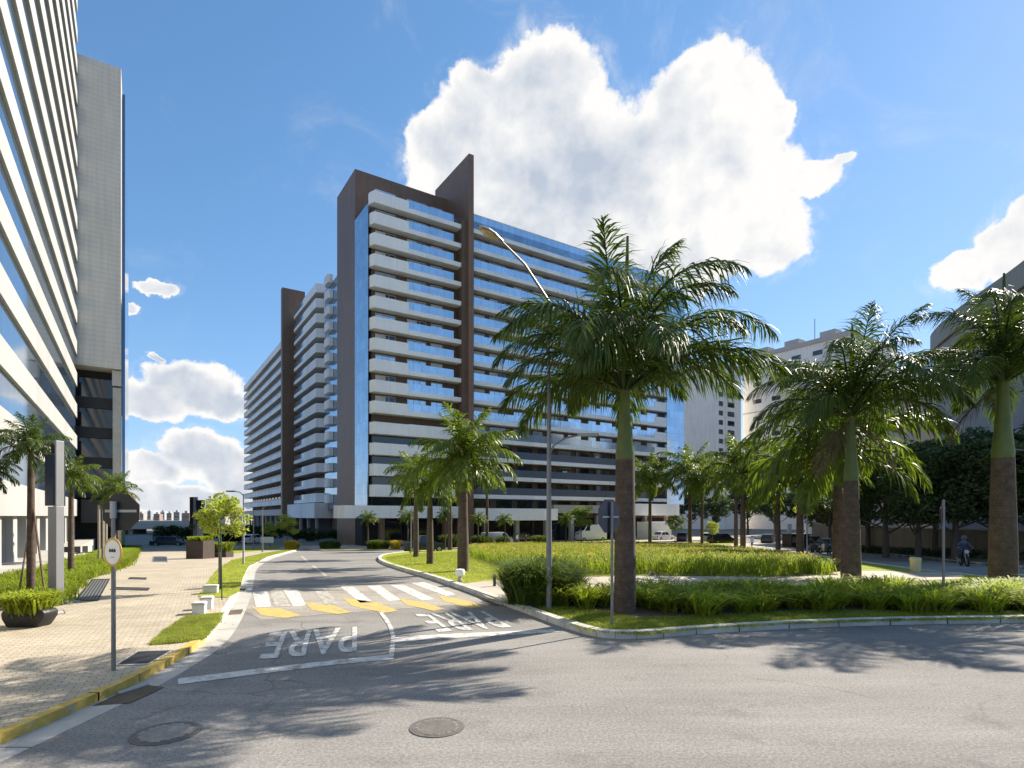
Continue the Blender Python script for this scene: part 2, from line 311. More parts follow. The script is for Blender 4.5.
# ------------------------------------------------------------------ builders
class MB:
    def __init__(self): self.v = []; self.f = []; self.m = []; self.mats = []
    def mi(self, m):
        if m is None: return 0
        if m not in self.mats: self.mats.append(m)
        return self.mats.index(m)
    def face(self, pts, m=None):
        n = len(self.v); self.v += [tuple(p) for p in pts]; self.f.append(tuple(range(n, n+len(pts)))); self.m.append(self.mi(m))
    def box(self, x0, x1, y0, y1, z0, z1, m=None):
        n = len(self.v)
        self.v += [(x, y, z) for z in (z0, z1) for x, y in ((x0,y0),(x1,y0),(x1,y1),(x0,y1))]
        for f in ((3,2,1,0),(4,5,6,7),(0,1,5,4),(1,2,6,5),(2,3,7,6),(3,0,4,7)):
            self.f.append(tuple(n+i for i in f)); self.m.append(self.mi(m))
    def prism(self, poly, z0, z1, m=None, cap=True):
        """plan polygon (ccw) pulled up from z0 to z1"""
        n = len(self.v); k = len(poly); q = self.mi(m)
        self.v += [(p[0], p[1], z0) for p in poly] + [(p[0], p[1], z1) for p in poly]
        for i in range(k):
            j = (i+1) % k; self.f.append((n+i, n+j, n+k+j, n+k+i)); self.m.append(q)
        if cap:
            self.f.append(tuple(n+k+i for i in range(k))); self.m.append(q)
            self.f.append(tuple(n+i for i in reversed(range(k)))); self.m.append(q)
    def extrude(self, poly, d, m=None):
        """3D polygon extruded by vector d"""
        n = len(self.v); k = len(poly); q = self.mi(m); d = Vector(d)
        self.v += [tuple(p) for p in poly] + [tuple(Vector(p)+d) for p in poly]
        for i in range(k):
            j = (i+1) % k; self.f.append((n+i, n+j, n+k+j, n+k+i)); self.m.append(q)
        self.f.append(tuple(n+k+i for i in range(k))); self.m.append(q); self.f.append(tuple(n+i for i in reversed(range(k)))); self.m.append(q)
    def tube(self, pts, rad, seg=8, m=None, cap=True):
        pts = [Vector(p) for p in pts]
        if not hasattr(rad, '__len__'): rad = [rad]*len(pts)
        n0 = len(self.v); q = self.mi(m); up = None
        for i, p in enumerate(pts):
            t = (pts[min(i+1, len(pts)-1)]-pts[max(i-1, 0)]).normalized()
            if up is None: up = Vector((1,0,0)) if abs(t.x) < .9 else Vector((0,1,0))
            a = (up - t*up.dot(t)).normalized(); b = t.cross(a); up = a
            for k in range(seg):
                an = 2*math.pi*k/seg
                self.v.append(tuple(p+(a*math.cos(an)+b*math.sin(an))*rad[i]))
        for i in range(len(pts)-1):
            for k in range(seg):
                k2 = (k+1) % seg
                self.f.append((n0+i*seg+k, n0+i*seg+k2, n0+(i+1)*seg+k2, n0+(i+1)*seg+k)); self.m.append(q)
        if cap:
            self.f.append(tuple(n0+k for k in reversed(range(seg)))); self.m.append(q)
            e = n0+(len(pts)-1)*seg; self.f.append(tuple(e+k for k in range(seg))); self.m.append(q)
    def lathe(self, prof, seg=20, m=None, c=(0,0,0)):
        self.tube([(c[0], c[1], c[2]+z) for r, z in prof], [max(r, 1e-4) for r, z in prof], seg, m)
    def build(self, name, m=None, parent=None, bevel=0, smooth=False, label=None):
        me = bpy.data.meshes.new(name); me.from_pydata(self.v, [], self.f)
        ms = self.mats if self.mats else []
        if m is not None and not ms: ms = [m]
        for x in ms: me.materials.append(x)
        if len(ms) > 1: me.polygons.foreach_set('material_index', self.m)
        bm = bmesh.new(); bm.from_mesh(me)
        bmesh.ops.recalc_face_normals(bm, faces=bm.faces)
        if bevel:
            try: bmesh.ops.bevel(bm, geom=[e for e in bm.edges if len(e.link_faces) == 2 and e.calc_face_angle(0) > .6], offset=bevel, segments=2, profile=.6, affect='EDGES', clamp_overlap=True)
            except Exception: pass
        bm.to_mesh(me); bm.free()
        if smooth:
            me.polygons.foreach_set('use_smooth', [True]*len(me.polygons))
            try: me.set_sharp_from_angle(angle=R(40))
            except Exception: pass
        o = bpy.data.objects.new(name, me); col.objects.link(o)
        if parent: o.parent = parent
        if label: o['label'] = label
        return o
def np_mesh(name, V, F, mats, parent=None, midx=None, smooth=False):
    """V (n,3) float, F list of (k,3|4) index arrays"""
    me = bpy.data.meshes.new(name)
    V = np.asarray(V, dtype=np.float32)
    loops = np.concatenate([f.reshape(-1) for f in F]).astype(np.int32)
    sizes = np.concatenate([np.full(len(f), f.shape[1], dtype=np.int32) for f in F])
    starts = np.concatenate([[0], np.cumsum(sizes)[:-1]]).astype(np.int32)
    me.vertices.add(len(V)); me.vertices.foreach_set('co', V.reshape(-1))
    me.loops.add(len(loops)); me.loops.foreach_set('vertex_index', loops)
    me.polygons.add(len(sizes)); me.polygons.foreach_set('loop_start', starts); me.polygons.foreach_set('loop_total', sizes)
    for m in mats: me.materials.append(m)
    if midx is not None: me.polygons.foreach_set('material_index', np.asarray(midx, dtype=np.int32))
    if smooth: me.polygons.foreach_set('use_smooth', np.ones(len(sizes), dtype=bool))
    me.update(calc_edges=True); me.validate()
    o = bpy.data.objects.new(name, me); col.objects.link(o)
    if parent: o.parent = parent
    return o
def tag(o, label=None, cat=None, group=None, kind=None):
    if label: o['label'] = label
    if cat: o['category'] = cat
    if group: o['group'] = group
    if kind: o['kind'] = kind
    return o
def thing(name, label, cat, loc=(0,0,0), rz=0.0, group=None):
    o = bpy.data.objects.new(name, None); col.objects.link(o); o.empty_display_size = .3
    o.location = loc; o.rotation_euler = (0, 0, rz)
    return tag(o, label, cat, group)
def copy_tree(o, parent=None, name=None):
    c = o.copy(); col.objects.link(c)
    if parent: c.parent = parent
    for ch in list(o.children): copy_tree(ch, c)
    return c
def inside(poly, P):
    x, y = P[:, 0], P[:, 1]; r = np.zeros(len(P), bool); n = len(poly)
    for i in range(n):
        x0, y0 = poly[i][:2]; x1, y1 = poly[(i+1) % n][:2]
        if y0 == y1: continue
        r ^= ((y0 > y) != (y1 > y)) & (x < (x1-x0)*(y-y0)/(y1-y0)+x0)
    return r
def sample(poly, n):
    a = np.array([p[:2] for p in poly]); lo, hi = a.min(0), a.max(0); out = []
    tot = 0
    while tot < n:
        P = rng.uniform(lo, hi, (n*2, 2)); P = P[inside(poly, P)]; out.append(P); tot += len(P)
    return np.concatenate(out)[:n]
Hv = np.vectorize(H)

def sheet(name, poly, dz, m, skirt=0.0, kind='structure'):
    """a flat-laid sheet that follows the fall of the ground"""
    bm = bmesh.new()
    f = bm.faces.new([bm.verts.new((p[0], p[1], 0)) for p in poly])
    bmesh.ops.triangulate(bm, faces=[f])
    ys = [p[1] for p in poly]
    y = 20.0
    while y < 84:
        if min(ys) < y < max(ys):
            bmesh.ops.bisect_plane(bm, geom=bm.verts[:]+bm.edges[:]+bm.faces[:], plane_co=(0, y, 0), plane_no=(0, 1, 0))
        y += 2.0
    for v in bm.verts: v.co.z = H(v.co.y)+dz
    if skirt:
        be = [e for e in bm.edges if len(e.link_faces) == 1]
        r = bmesh.ops.extrude_edge_only(bm, edges=be)
        for v in [g for g in r['geom'] if isinstance(g, bmesh.types.BMVert)]: v.co.z -= skirt
    bmesh.ops.recalc_face_normals(bm, faces=bm.faces)
    up = sum(f.normal.z*f.calc_area() for f in bm.faces)
    if up < 0: bmesh.ops.reverse_faces(bm, faces=bm.faces[:])
    me = bpy.data.meshes.new(name); bm.to_mesh(me); bm.free(); me.materials.append(m)
    o = bpy.data.objects.new(name, me); col.objects.link(o)
    if kind: o['kind'] = kind
    return o
def densify(pts, step=.6):
    out = []
    for a, b in zip(pts[:-1], pts[1:]):
        a = Vector(a[:2]); b = Vector(b[:2]); k = max(1, int((b-a).length/step))
        out += [a+(b-a)*i/k for i in range(k)]
    out.append(Vector(pts[-1][:2])); return out
def smooth_line(pts, it=2):
    pts = [Vector(p[:2]) for p in pts]
    for _ in range(it):
        q = [pts[0]]
        for a, b in zip(pts[:-1], pts[1:]): q += [a*.75+b*.25, a*.25+b*.75]
        q.append(pts[-1]); pts = q
    return pts
def offset(pts, d):
    out = []
    for i, p in enumerate(pts):
        t = (pts[min(i+1, len(pts)-1)]-pts[max(i-1, 0)]).normalized()
        out.append(p+Vector((-t.y, t.x))*d)
    return out
def strip(name, line, d0, d1, z0, z1, m, step=.6, kind='structure', joint=0):
    """a band along a line between side offsets d0 and d1 (left positive), top at z1, foot at z0"""
    l = densify(line, step); a = offset(l, d0); b = offset(l, d1); mb = MB()
    for i in range(len(l)-1):
        q = []
        for p, zz in ((a[i], z0), (a[i], z1), (b[i], z1), (b[i], z0)): q.append((p.x, p.y, H(p.y)+zz))
        e = []
        g = .955 if joint and i % joint == joint-1 else 1
        for p, p0, zz in ((a[i+1], a[i], z0), (a[i+1], a[i], z1), (b[i+1], b[i], z1), (b[i+1], b[i], z0)):
            pp = p0+(p-p0)*g; e.append((pp.x, pp.y, H(pp.y)+zz))
        mb.face([q[0], e[0], e[1], q[1]]); mb.face([q[1], e[1], e[2], q[2]]); mb.face([q[2], e[2], e[3], q[3]])
    o = mb.build(name, m)
    if kind: o['kind'] = kind
    return o

# ------------------------------------------------------------------ ground, roads, pavements
def big_ground():
    poly = [(-2500,-60),(2500,-60),(2500,4200),(-2500,4200)]
    o = sheet('ground', [Vector((*p, 0)) for p in poly], -.06, dry_ground)
big_ground()
KERB_L = smooth_line([(-6.15,-12),(-6.1,4)]+[tuple(G(*p)[:2]) for p in ((100,702),(160,672),(203,646),(223,622),(236,600),(243,581),(248,568),(266,558.5),(296,550.5),(318,547.6))])
KERB_I = smooth_line([(34,17.5),(30,15.9),(22,15.2)]+[tuple(G(*p)[:2]) for p in ((1024,623),(900,624.5),(800,628),(700,634),(640,639.5),(600,638.5),(570,630),(535,617),(492,601),(440,582),(400,570.5),(381,563.5),(377,559),(384,555),(410,552.3),(470,549.8),(560,547),(660,544),(740,541.5))]
        +[tuple(G(*p)[:2]) for p in ((772,549),(861,563.5),(909,571),(957,576.5),(1024,583.5))]+[(24.5,20.5),(31,18.9),(34,17.5)])
road = sheet('road', [Vector((*p, 0)) for p in ((-60,-20),(70,-20),(70,128),(-110,128),(-60,60))], 0, asphalt)
walk_poly = KERB_L+[Vector((-60,84)), Vector((-95,60)), Vector((-60,-12))]
sidewalk = sheet('sidewalk', offset(KERB_L, .15)+walk_poly[len(KERB_L):], .125, pavers, .2)
i0 = min(range(len(KERB_L)), key=lambda i: abs(KERB_L[i].y-G(205,643).y)); 
strip('kerb', KERB_L[i0:], .16, 0, -.02, .135, kerb_m, .5, joint=2)
strip('kerb_yellow', KERB_L[:i0+1], .16, 0, -.02, .135, kerb_y, .5, joint=2)
strip('gutter', KERB_L, 0, -.42, -.05, .006, concrete, .5, joint=3)
isl = KERB_I[:-1]
island = sheet('lawn', [p for p in offset(KERB_I, -.15)][:-1], .12, lawn_m, .2)
strip('kerb', KERB_I, -.22, 0, -.02, .165, kerb_m, .5, joint=2)
PATH = plan([(462,584),(500,579.5),(600,576.5),(760,573.5),(870,571),(962,572.5),(962,578.5),(870,583),(760,586),(600,588.5),(535,593),(508,604),(488,597.5)], .12)
sheet('path', PATH, .126, path_m)
P2 = plan([(700,547),(765,542),(790,545),(810,552),(855,563),(855,569),(835,573),(800,563),(745,556)], .12)
sheet('path', P2, .125, path_m)
# verge in front of the apartment block, far pavements
O_MB = Vector((-19.4, 79.6, 0))
def L2W(O, t, s): return Vector((O.x+BX.x*t+AX.x*s, O.y+BX.y*t+AX.y*s, 0))
vb = [L2W(O_MB, *p) for p in ((-9,-9.5),(90,-9.5),(90,0),(-9,8))]
sheet('sidewalk', vb, .12, path_m, .2)
sheet('lawn', [L2W(O_MB, *p) for p in ((-8.5,-9.2),(2.5,-9.2),(2.5,-6.8),(-8.5,-6.8))], .14, lawn_m)
sheet('lawn', [L2W(O_MB, *p) for p in ((4,-4.5),(60,-4.5),(60,-.8),(4,-.8))], .14, lawn_m)
# grass strips in the left sidewalk
GRASS_A = plan([(150,645),(166,630),(186,617),(222,613.5),(219,622),(204,639),(178,643)], .13)
GRASS_B = plan([(198,597),(207,583),(216,571),(232,560),(262,553.5),(292,548.6),(296,549.4),(268,556.5),(249,566),(243,578),(239,592),(228,597.5)], .13)
GRASS_C = plan([(196,553.5),(225,548),(280,546.5),(282,548),(245,552),(222,555)], .13)
for g in (GRASS_A, GRASS_B, GRASS_C): sheet('grass_strip', g, .14, lawn_m)
BED_L = plan([(-40,612),(50,607),(66,604),(86,580),(110,573),(128,566),(136,556),(139,549),(118,548),(84,561),(40,575),(-40,592)], .13)
sheet('planting_bed', BED_L, .14, soil)
# right-hand street: far verge
VERGE_R = [tuple(G(*p)[:2]) for p in ((1100,577),(1024,569),(942,561.5),(863,551.5),(812,544))]
VR = smooth_line(VERGE_R)
sheet('verge', [Vector((*p, 0)) for p in VR]+[Vector((62,96,0)), Vector((80,60,0)), Vector((60,20,0))], .12, soil, .2)
strip('kerb', VR, -.16, 0, -.02, .14, kerb_m, .6, joint=2)

# ------------------------------------------------------------------ painted markings
def mark(name, pxs, m, dz=.008): return sheet(name, plan(pxs), dz, m)
mark('crossing_table', [(246,612),(243.5,590),(262,588.5),(345,586.5),(405,584.3),(430,583),(470,594),(489,604),(440,606),(330,614),(262,620)], table_asph, .005)
def zp(l): return [(230+x*.2832, 560+y*.2832) for x, y in l]
for q in ([(80,112),(133,112),(146,166),(92,168)],[(188,106),(240,105),(270,162),(222,164)],[(390,95),(435,95),(505,150),(460,152)],[(485,92),(530,91),(606,143),(560,146)],[(565,90),(612,88),(724,139),(680,143)],[(640,82),(688,79),(800,122),(762,128)]):
    mark('crossing_stripe', zp(q), white_paint, .010)
faint = mat('road_paint_faint', (.42,.39,.34), .85, var=.2, vscale=3); wear(faint, (.24,.215,.18), .45, .58)
for q in ([(290,100),(335,98),(382,155),(338,160)], [(140,110),(184,108),(215,164),(160,166)]): mark('crossing_stripe', zp(q), faint, .010)
for q in ([(80,168),(180,172),(250,196),(200,206),(110,196)],[(265,152),(365,160),(428,186),(380,192),(290,178)],[(398,133),(520,152),(594,180),(545,188),(430,163)],[(598,137),(690,152),(758,174),(720,181),(620,158)],[(735,126),(840,145),(897,168),(850,172),(755,146)]):
    mark('ramp_triangle', zp(q), yellow_paint, .010)
mark('stop_line', [(178,679),(262,668.5),(330,661),(392,654.5),(394,659.5),(330,665.5),(262,674),(178,685)], white_paint)
mark('lane_line', [(379,613),(382.5,612.5),(388,619),(393,628),(395.5,637),(394,657),(388.5,657.5),(391,637),(388,626)], white_paint, .012)
mark('stop_line', [(394,637.5),(440,634.5),(500,632),(552,629.5),(562,632),(500,636),(440,639),(394,642.5)], white_paint)
mark('lane_line', [(311,566),(314,565.5),(328,576.5),(325,577)], faint)
mark('lane_line', [(300,556),(302.5,556),(310,562.5),(307.5,563)], faint)
def lettering(txt, quad):
    """word on the road, read by drivers who come towards the junction: corners start-bottom, end-bottom, end-top, start-top"""
    cu = bpy.data.curves.new('word', 'FONT'); cu.body = txt; cu.size = 1; cu.offset = .012
    tmp = bpy.data.objects.new('word', cu); col.objects.link(tmp)
    dg = bpy.context.evaluated_depsgraph_get(); me = bpy.data.meshes.new_from_object(tmp.evaluated_get(dg))
    bpy.data.objects.remove(tmp)
    xs = [v.co.x for v in me.vertices]; ys = [v.co.y for v in me.vertices]
    a, b, c, d = [G(*p) for p in quad]
    for v in me.vertices:
        u = (v.co.x-min(xs))/(max(xs)-min(xs)); w = (v.co.y-min(ys))/(max(ys)-min(ys))
        p = (a*(1-u)+b*u)*(1-w)+(d*(1-u)+c*u)*w
        v.co = (p.x, p.y, H(p.y)+.011)
    if sum(p.normal.z for p in me.polygons) < 0: me.flip_normals()
    me.materials.clear(); me.materials.append(white_paint)
    o = bpy.data.objects.new('road_lettering', me); col.objects.link(o); o['kind'] = 'structure'
lettering('PARE', [(357,627),(270,633),(258,660),(357,652)])
lettering('PARE', [(484,611.5),(415,614.5),(438,632.5),(512,627.5)])

# ------------------------------------------------------------------ the big apartment block
FL = 2.92
ZK = [46.3-FL*k for k in range(15)]
def main_block():
    root = thing('apartment_block', 'huge apartment block with stacked pale balconies, blue glass and tall dark brown fins', 'building', (O_MB.x, O_MB.y, 0), GRID)
    BZ = -1.9
    # dark frame volume behind the front balconies
    m = MB(); m.box(-.3, 14.86, 6.4, 15.5, BZ, 53.9); m.build('dark_frame', brown_panel, root)
    m = MB(); m.box(.45, 13.99, 1.5, 6.38, 2.4, 47.6); m.build('recessed_wall', brown_wall, root)
    m = MB(); m.box(-.34, -.2, .95, 6.38, 2.6, 46.25); m.build('corner_glazing', glass_blue, root)
    m = MB(); m.box(14.86, 15.7, -.8, 11, BZ, 57.6); m.build('tall_fin', brown_panel, root)
    m = MB(); m.box(14.0, 14.85, -.25, 6.35, BZ, 47.7); m.build('pilaster', brown_wall, root)
    m = MB(); m.box(15.72, 63.8, 1.5, 16, 2.4, 47.4); m.build('long_wall', brown_wall, root)
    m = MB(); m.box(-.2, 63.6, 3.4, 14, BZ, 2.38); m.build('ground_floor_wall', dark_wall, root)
    # front balconies, each with solid pale parapet and a run of glass
    for k, z in enumerate(ZK):
        low = k >= 11
        m = MB(); m.prism([(.35,0),(13.98,0),(13.98,1.49),(.0,1.49),(.0,.9)], z, z+.22)
        m.prism([(.35,0),(5.5,0),(5.5,.16),(.45,.16),(.15,.95),(.15,1.49),(.0,1.49),(.0,.9)], z+.22, z+1.66)
        m.prism([(5.5,0),(13.98,0),(13.98,.16),(5.5,.16)], z+.22, z+.66)
        if low: m.prism([(5.5,.0),(13.98,.0),(13.98,.16),(5.5,.16)], z+.66, z+1.72)
        b = m.build('balcony', white_wall, root, bevel=.03)
        if not low:
            g = MB(); g.box(5.52, 12.7, .05, .09, z+.66, z+1.78)
            gl = g.build('balustrade', glass_rail, b)
    # upper roof terrace rail over the top balcony
    m = MB(); m.box(3, 14.8, 3.0, 3.1, 47.62, 49.4); m.build('roof_rail', glass_rail, root)
    # window doors behind the front balconies
    def win(w, h, fr=.07, mull=1):
        f = MB()
        f.box(0, w, 0, .08, 0, fr); f.box(0, w, 0, .08, h-fr, h); f.box(0, fr, 0, .08, fr, h-fr); f.box(w-fr, w, 0, .08, fr, h-fr)
        for i in range(mull): x = w*(i+1)/(mull+1); f.box(x-.04, x+.04, 0, .08, fr, h-fr)
        return f, (fr, w-fr, fr, h-fr)
    alu = mat('window_frame', (.55,.56,.57), .5, var=.1)
    f, (x0, x1, z0, z1) = win(3.0, 2.45, mull=2); wf3 = f.build('window', alu, root)
    g = MB(); g.box(x0, x1, .02, .05, z0, z1); g.build('pane', glass_win, wf3)
    f, (x0, x1, z0, z1) = win(1.9, 2.45, mull=1); wf2 = f.build('window', alu, root)
    g = MB(); g.box(x0, x1, .02, .05, z0, z1); g.build('pane', glass_win, wf2)
    curtain = mat('curtain', (.62,.60,.56), .8, var=.12, vscale=1.5)
    f, (x0, x1, z0, z1) = win(3.0, 2.45, mull=2); wf3c = f.build('window', alu, root)
    g = MB(); g.box(x0, x1*.52, .02, .05, z0, z1); g.build('curtain', curtain, wf3c); g = MB(); g.box(x1*.52, x1, .02, .05, z0, z1); g.build('pane', glass_dark, wf3c)
    f, (x0, x1, z0, z1) = win(1.9, 2.45, mull=1); wf2c = f.build('window', alu, root)
    g = MB(); g.box(x0, x1, .02, .05, z0, z1); g.build('curtain', curtain, wf2c)
    rw = random.Random(12)
    n = [0]
    def put(src, t, z, s=1.42):
        if wf3.get('used') and wf2.get('used') and rw.random() < .38: src = wf3c if src is wf3 else wf2c
        o = src if n[0] in (0,) and src is wf3 else None
        if src is wf3 and not wf3.get('used'): o = wf3; wf3['used'] = 1
        elif src is wf2 and not wf2.get('used'): o = wf2; wf2['used'] = 1
        elif src is wf3c and not wf3c.get('used'): o = wf3c; wf3c['used'] = 1
        elif src is wf2c and not wf2c.get('used'): o = wf2c; wf2c['used'] = 1
        else:
            o = src.copy(); col.objects.link(o)
            for c in list(src.children):
                d = c.copy(); col.objects.link(d); d.parent = o
        o.location = (t, s, z); n[0] += 1
    for k, z in enumerate(ZK[:11]):
        zz = z+.25
        put(wf3, 1.0, zz); put(wf3, 5.8, zz); put(wf2, 9.6, zz)
    # long wing: window doors, the nearer ones one by one, the rest as one run
    rest = MB(); rp = MB(); ts = [17.0]
    r2 = random.Random(3)
    for k, z in enumerate(ZK[:12]):
        t = 17.0; i = 0
        while t < 57.5:
            w = 3.0 if i % 3 else 1.9
            if n[0] < 98 and i < 6: put(wf3 if w == 3 else wf2, t, z+.25, 1.42)
            else:
                rest.box(t, t+w, 1.42, 1.495, z+.25, z+2.7); rp.box(t+.1, t+w-.1, 1.39, 1.418, z+.35, z+2.6)
            t += w+(1.6 if i % 2 else .9); i += 1
    o = rest.build('window_run', alu, root); o['kind'] = 'stuff'
    o2 = rp.build('pane_run', glass_win, o); o2['kind'] = 'stuff'
    for k, z in enumerate(ZK):                      # condensers and planters left on the balconies
        for _ in range(4):
            t = rw.uniform(16.5, 54); m = MB(); m.box(t, t+.8, 1.0, 1.34, z+.21, z+.21+rw.choice((.75, 1.5, 1.9)))
            m.build('balcony_fitting', rw.choice((white_wall, slab_grey, brown_wall)), root)
    # strip windows on the three car-park like lower floors and the front block's low floors
    for k in (11, 12, 13, 14):
        z = ZK[k]
        m = MB(); m.box(.5, 13.95, 1.35, 1.45, z-FL+.5, z-.1); m.build('strip_window', glass_dark, root)
    # long wing slabs with glass
    for k, z in enumerate(ZK):
        m = MB(); m.prism([(15.72,0),(59.1,0),(59.1,1.49),(15.72,1.49)], z, z+.2)
        m.prism([(15.72,0),(59.1,0),(59.1,.18),(15.72,.18)], z+.2, z+.62)
        if k < 12: m.box(55.8, 59.1, 0.001, .2, z+.62, z+1.75)
        b = m.build('balcony', white_wall, root)
        g = MB(); g.box(15.74, 55.78, .05, .1, z+.62, z+1.78)
        g.build('balustrade', glass_rail if k < 12 else grey_rail, b)
        if k >= 11:
            q = MB()
            for t in np.arange(17, 58, 4.1): q.box(t, t+2.9, 1.38, 1.46, z-FL+.5, z-.2)
            q.build('strip_window', glass_dark, root)
    m = MB(); m.box(59.1, 64.0, -.05, 14, 5.0, 47.5); m.build('end_glazing', glass_blue, root)
    # penthouse over the long wing
    m = MB(); m.box(15.72, 63.0, .05, .12, 46.95, 49.1); m.build('roof_glass', glass_rail, root)
    m = MB(); m.box(15.72, 63.1, .0, .2, 49.1, 49.22); m.build('roof_rail', white_wall, root)
    m = MB(); m.box(20, 58, 5.5, 12, 47.42, 49.6); m.build('penthouse', slab_grey, root)
    # podium
    m = MB(); m.prism([(-3.8,0),(15.5,0),(15.5,3.3),(-3.8,3.3),(-4.6,2.4)], 2.4, 4.15); m.build('podium_canopy', white_wall, root)
    m = MB(); m.box(15.9, 31.5, -1.2, 3.2, 2.0, 3.9); m.build('entrance_canopy', white_wall, root)
    m = MB(); m.box(32, 49, .6, 3.3, 3.2, 4.6); m.build('podium_band', slab_grey, root)
    m = MB(); m.box(50, 62, -.6, 3.2, 2.8, 5.0); m.build('podium_band', white_wall, root)
    for t in (1.5, 6.5, 11.5, 18.5, 24.5, 30.5, 36, 42, 48, 54, 60):
        m = MB(); m.box(t, t+.7, .9, 1.6, BZ, 2.39 if t < 15 else (1.99 if t < 31.4 else 2.8)); m.build('column', slab_grey if t > 15 else brown_panel, root)
    for t in (2.6, 7.4, 12.3, 19.6, 25.5, 32, 37.2, 43.5, 49.5, 55.2):
        m = MB(); m.box(t, t+3.4, 3.28, 3.36, BZ+.3, 1.9); m.build('shop_window', glass_dark, root)
    m = MB(); m.box(51.5, 57, -3, .5, BZ, 1.6); m.build('gate_lodge', white_wall, root)
    # ---- left wing seen along the side street
    m = MB(); m.box(4.6, 16, 15.52, 128, BZ, 47.2); m.build('wing_wall', brown_wall, root)
    m = MB(); m.box(-.2, 4.7, 57.8, 59.2, BZ, 53.6); m.build('wing_fin', brown_panel, root)
    m = MB(); m.box(3.3, 4.58, 15.6, 36, 4, 46.5); m.build('wing_glazing', glass_blue, root)
    for k, z in enumerate(ZK):
        m = MB(); m.prism([(1.9,37.4),(4.58,36.2),(4.58,57.78),(3.1,57.78),(1.9,56)], z, z+.25)
        m.prism([(1.9,37.4),(4.58,36.2),(4.58,36.4),(2.1,37.55),(2.1,47.5),(1.9,47.5)], z+.25, z+1.75)
        m.prism([(1.9,47.5),(2.1,47.5),(2.1,56),(3.2,57.78),(3.1,57.78),(1.9,56)], z+.25, z+.7)
        b = m.build('balcony', white_wall, root)
        g = MB(); g.box(1.95, 2.0, 47.52, 55.9, z+.7, z+1.75); g.build('balustrade', glass_rail, b)
        m = MB(); m.prism([(2.55,30.3),(3.28,30.2),(3.28,33.6),(2.55,33.3),(2.3,32.9),(2.3,30.7)], z-.3, z+1.3); m.build('bay', white_wall, root, bevel=.1)
        q = MB(); q.box(4.45, 4.57, 40, 56, z+.3, z+2.3); q.build('strip_window', glass_dark, root)
    for k, z in enumerate(ZK[1:]):
        m = MB(); m.box(1.95, 4.58, 59.22, 128, z, z+.25); m.box(1.95, 2.15, 59.22, 128, z+.25, z+(1.1 if k else 1.7))
        b = m.build('parapet', white_wall, root)
        if k:
            g = MB(); g.box(2.0, 2.05, 60, 127.8, z+1.1, z+1.6); g.build('balustrade', grey_rail, b)
        q = MB()
        for s in np.arange(61, 126, 4.4): q.box(4.4, 4.57, s, s+2.6, z+.3, z+2.3)
        q.build('strip_window', glass_dark, root)
    m = MB(); m.box(.8, 4.59, 34, 57.7, 2.3, 5.2); m.build('podium_band', white_wall, root)
    m = MB(); m.box(1.2, 4.59, 59.3, 128, 2.8, 4.3); m.build('podium_band', slab_grey, root)
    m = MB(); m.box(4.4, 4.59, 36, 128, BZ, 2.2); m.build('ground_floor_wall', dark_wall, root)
    for s in np.arange(36, 128, 6.5):
        m = MB(); m.box(1.6, 2.1, s, s+.5, BZ, 2.29 if s < 57 else 2.79); m.build('column', slab_grey, root)
    return root
main_block()

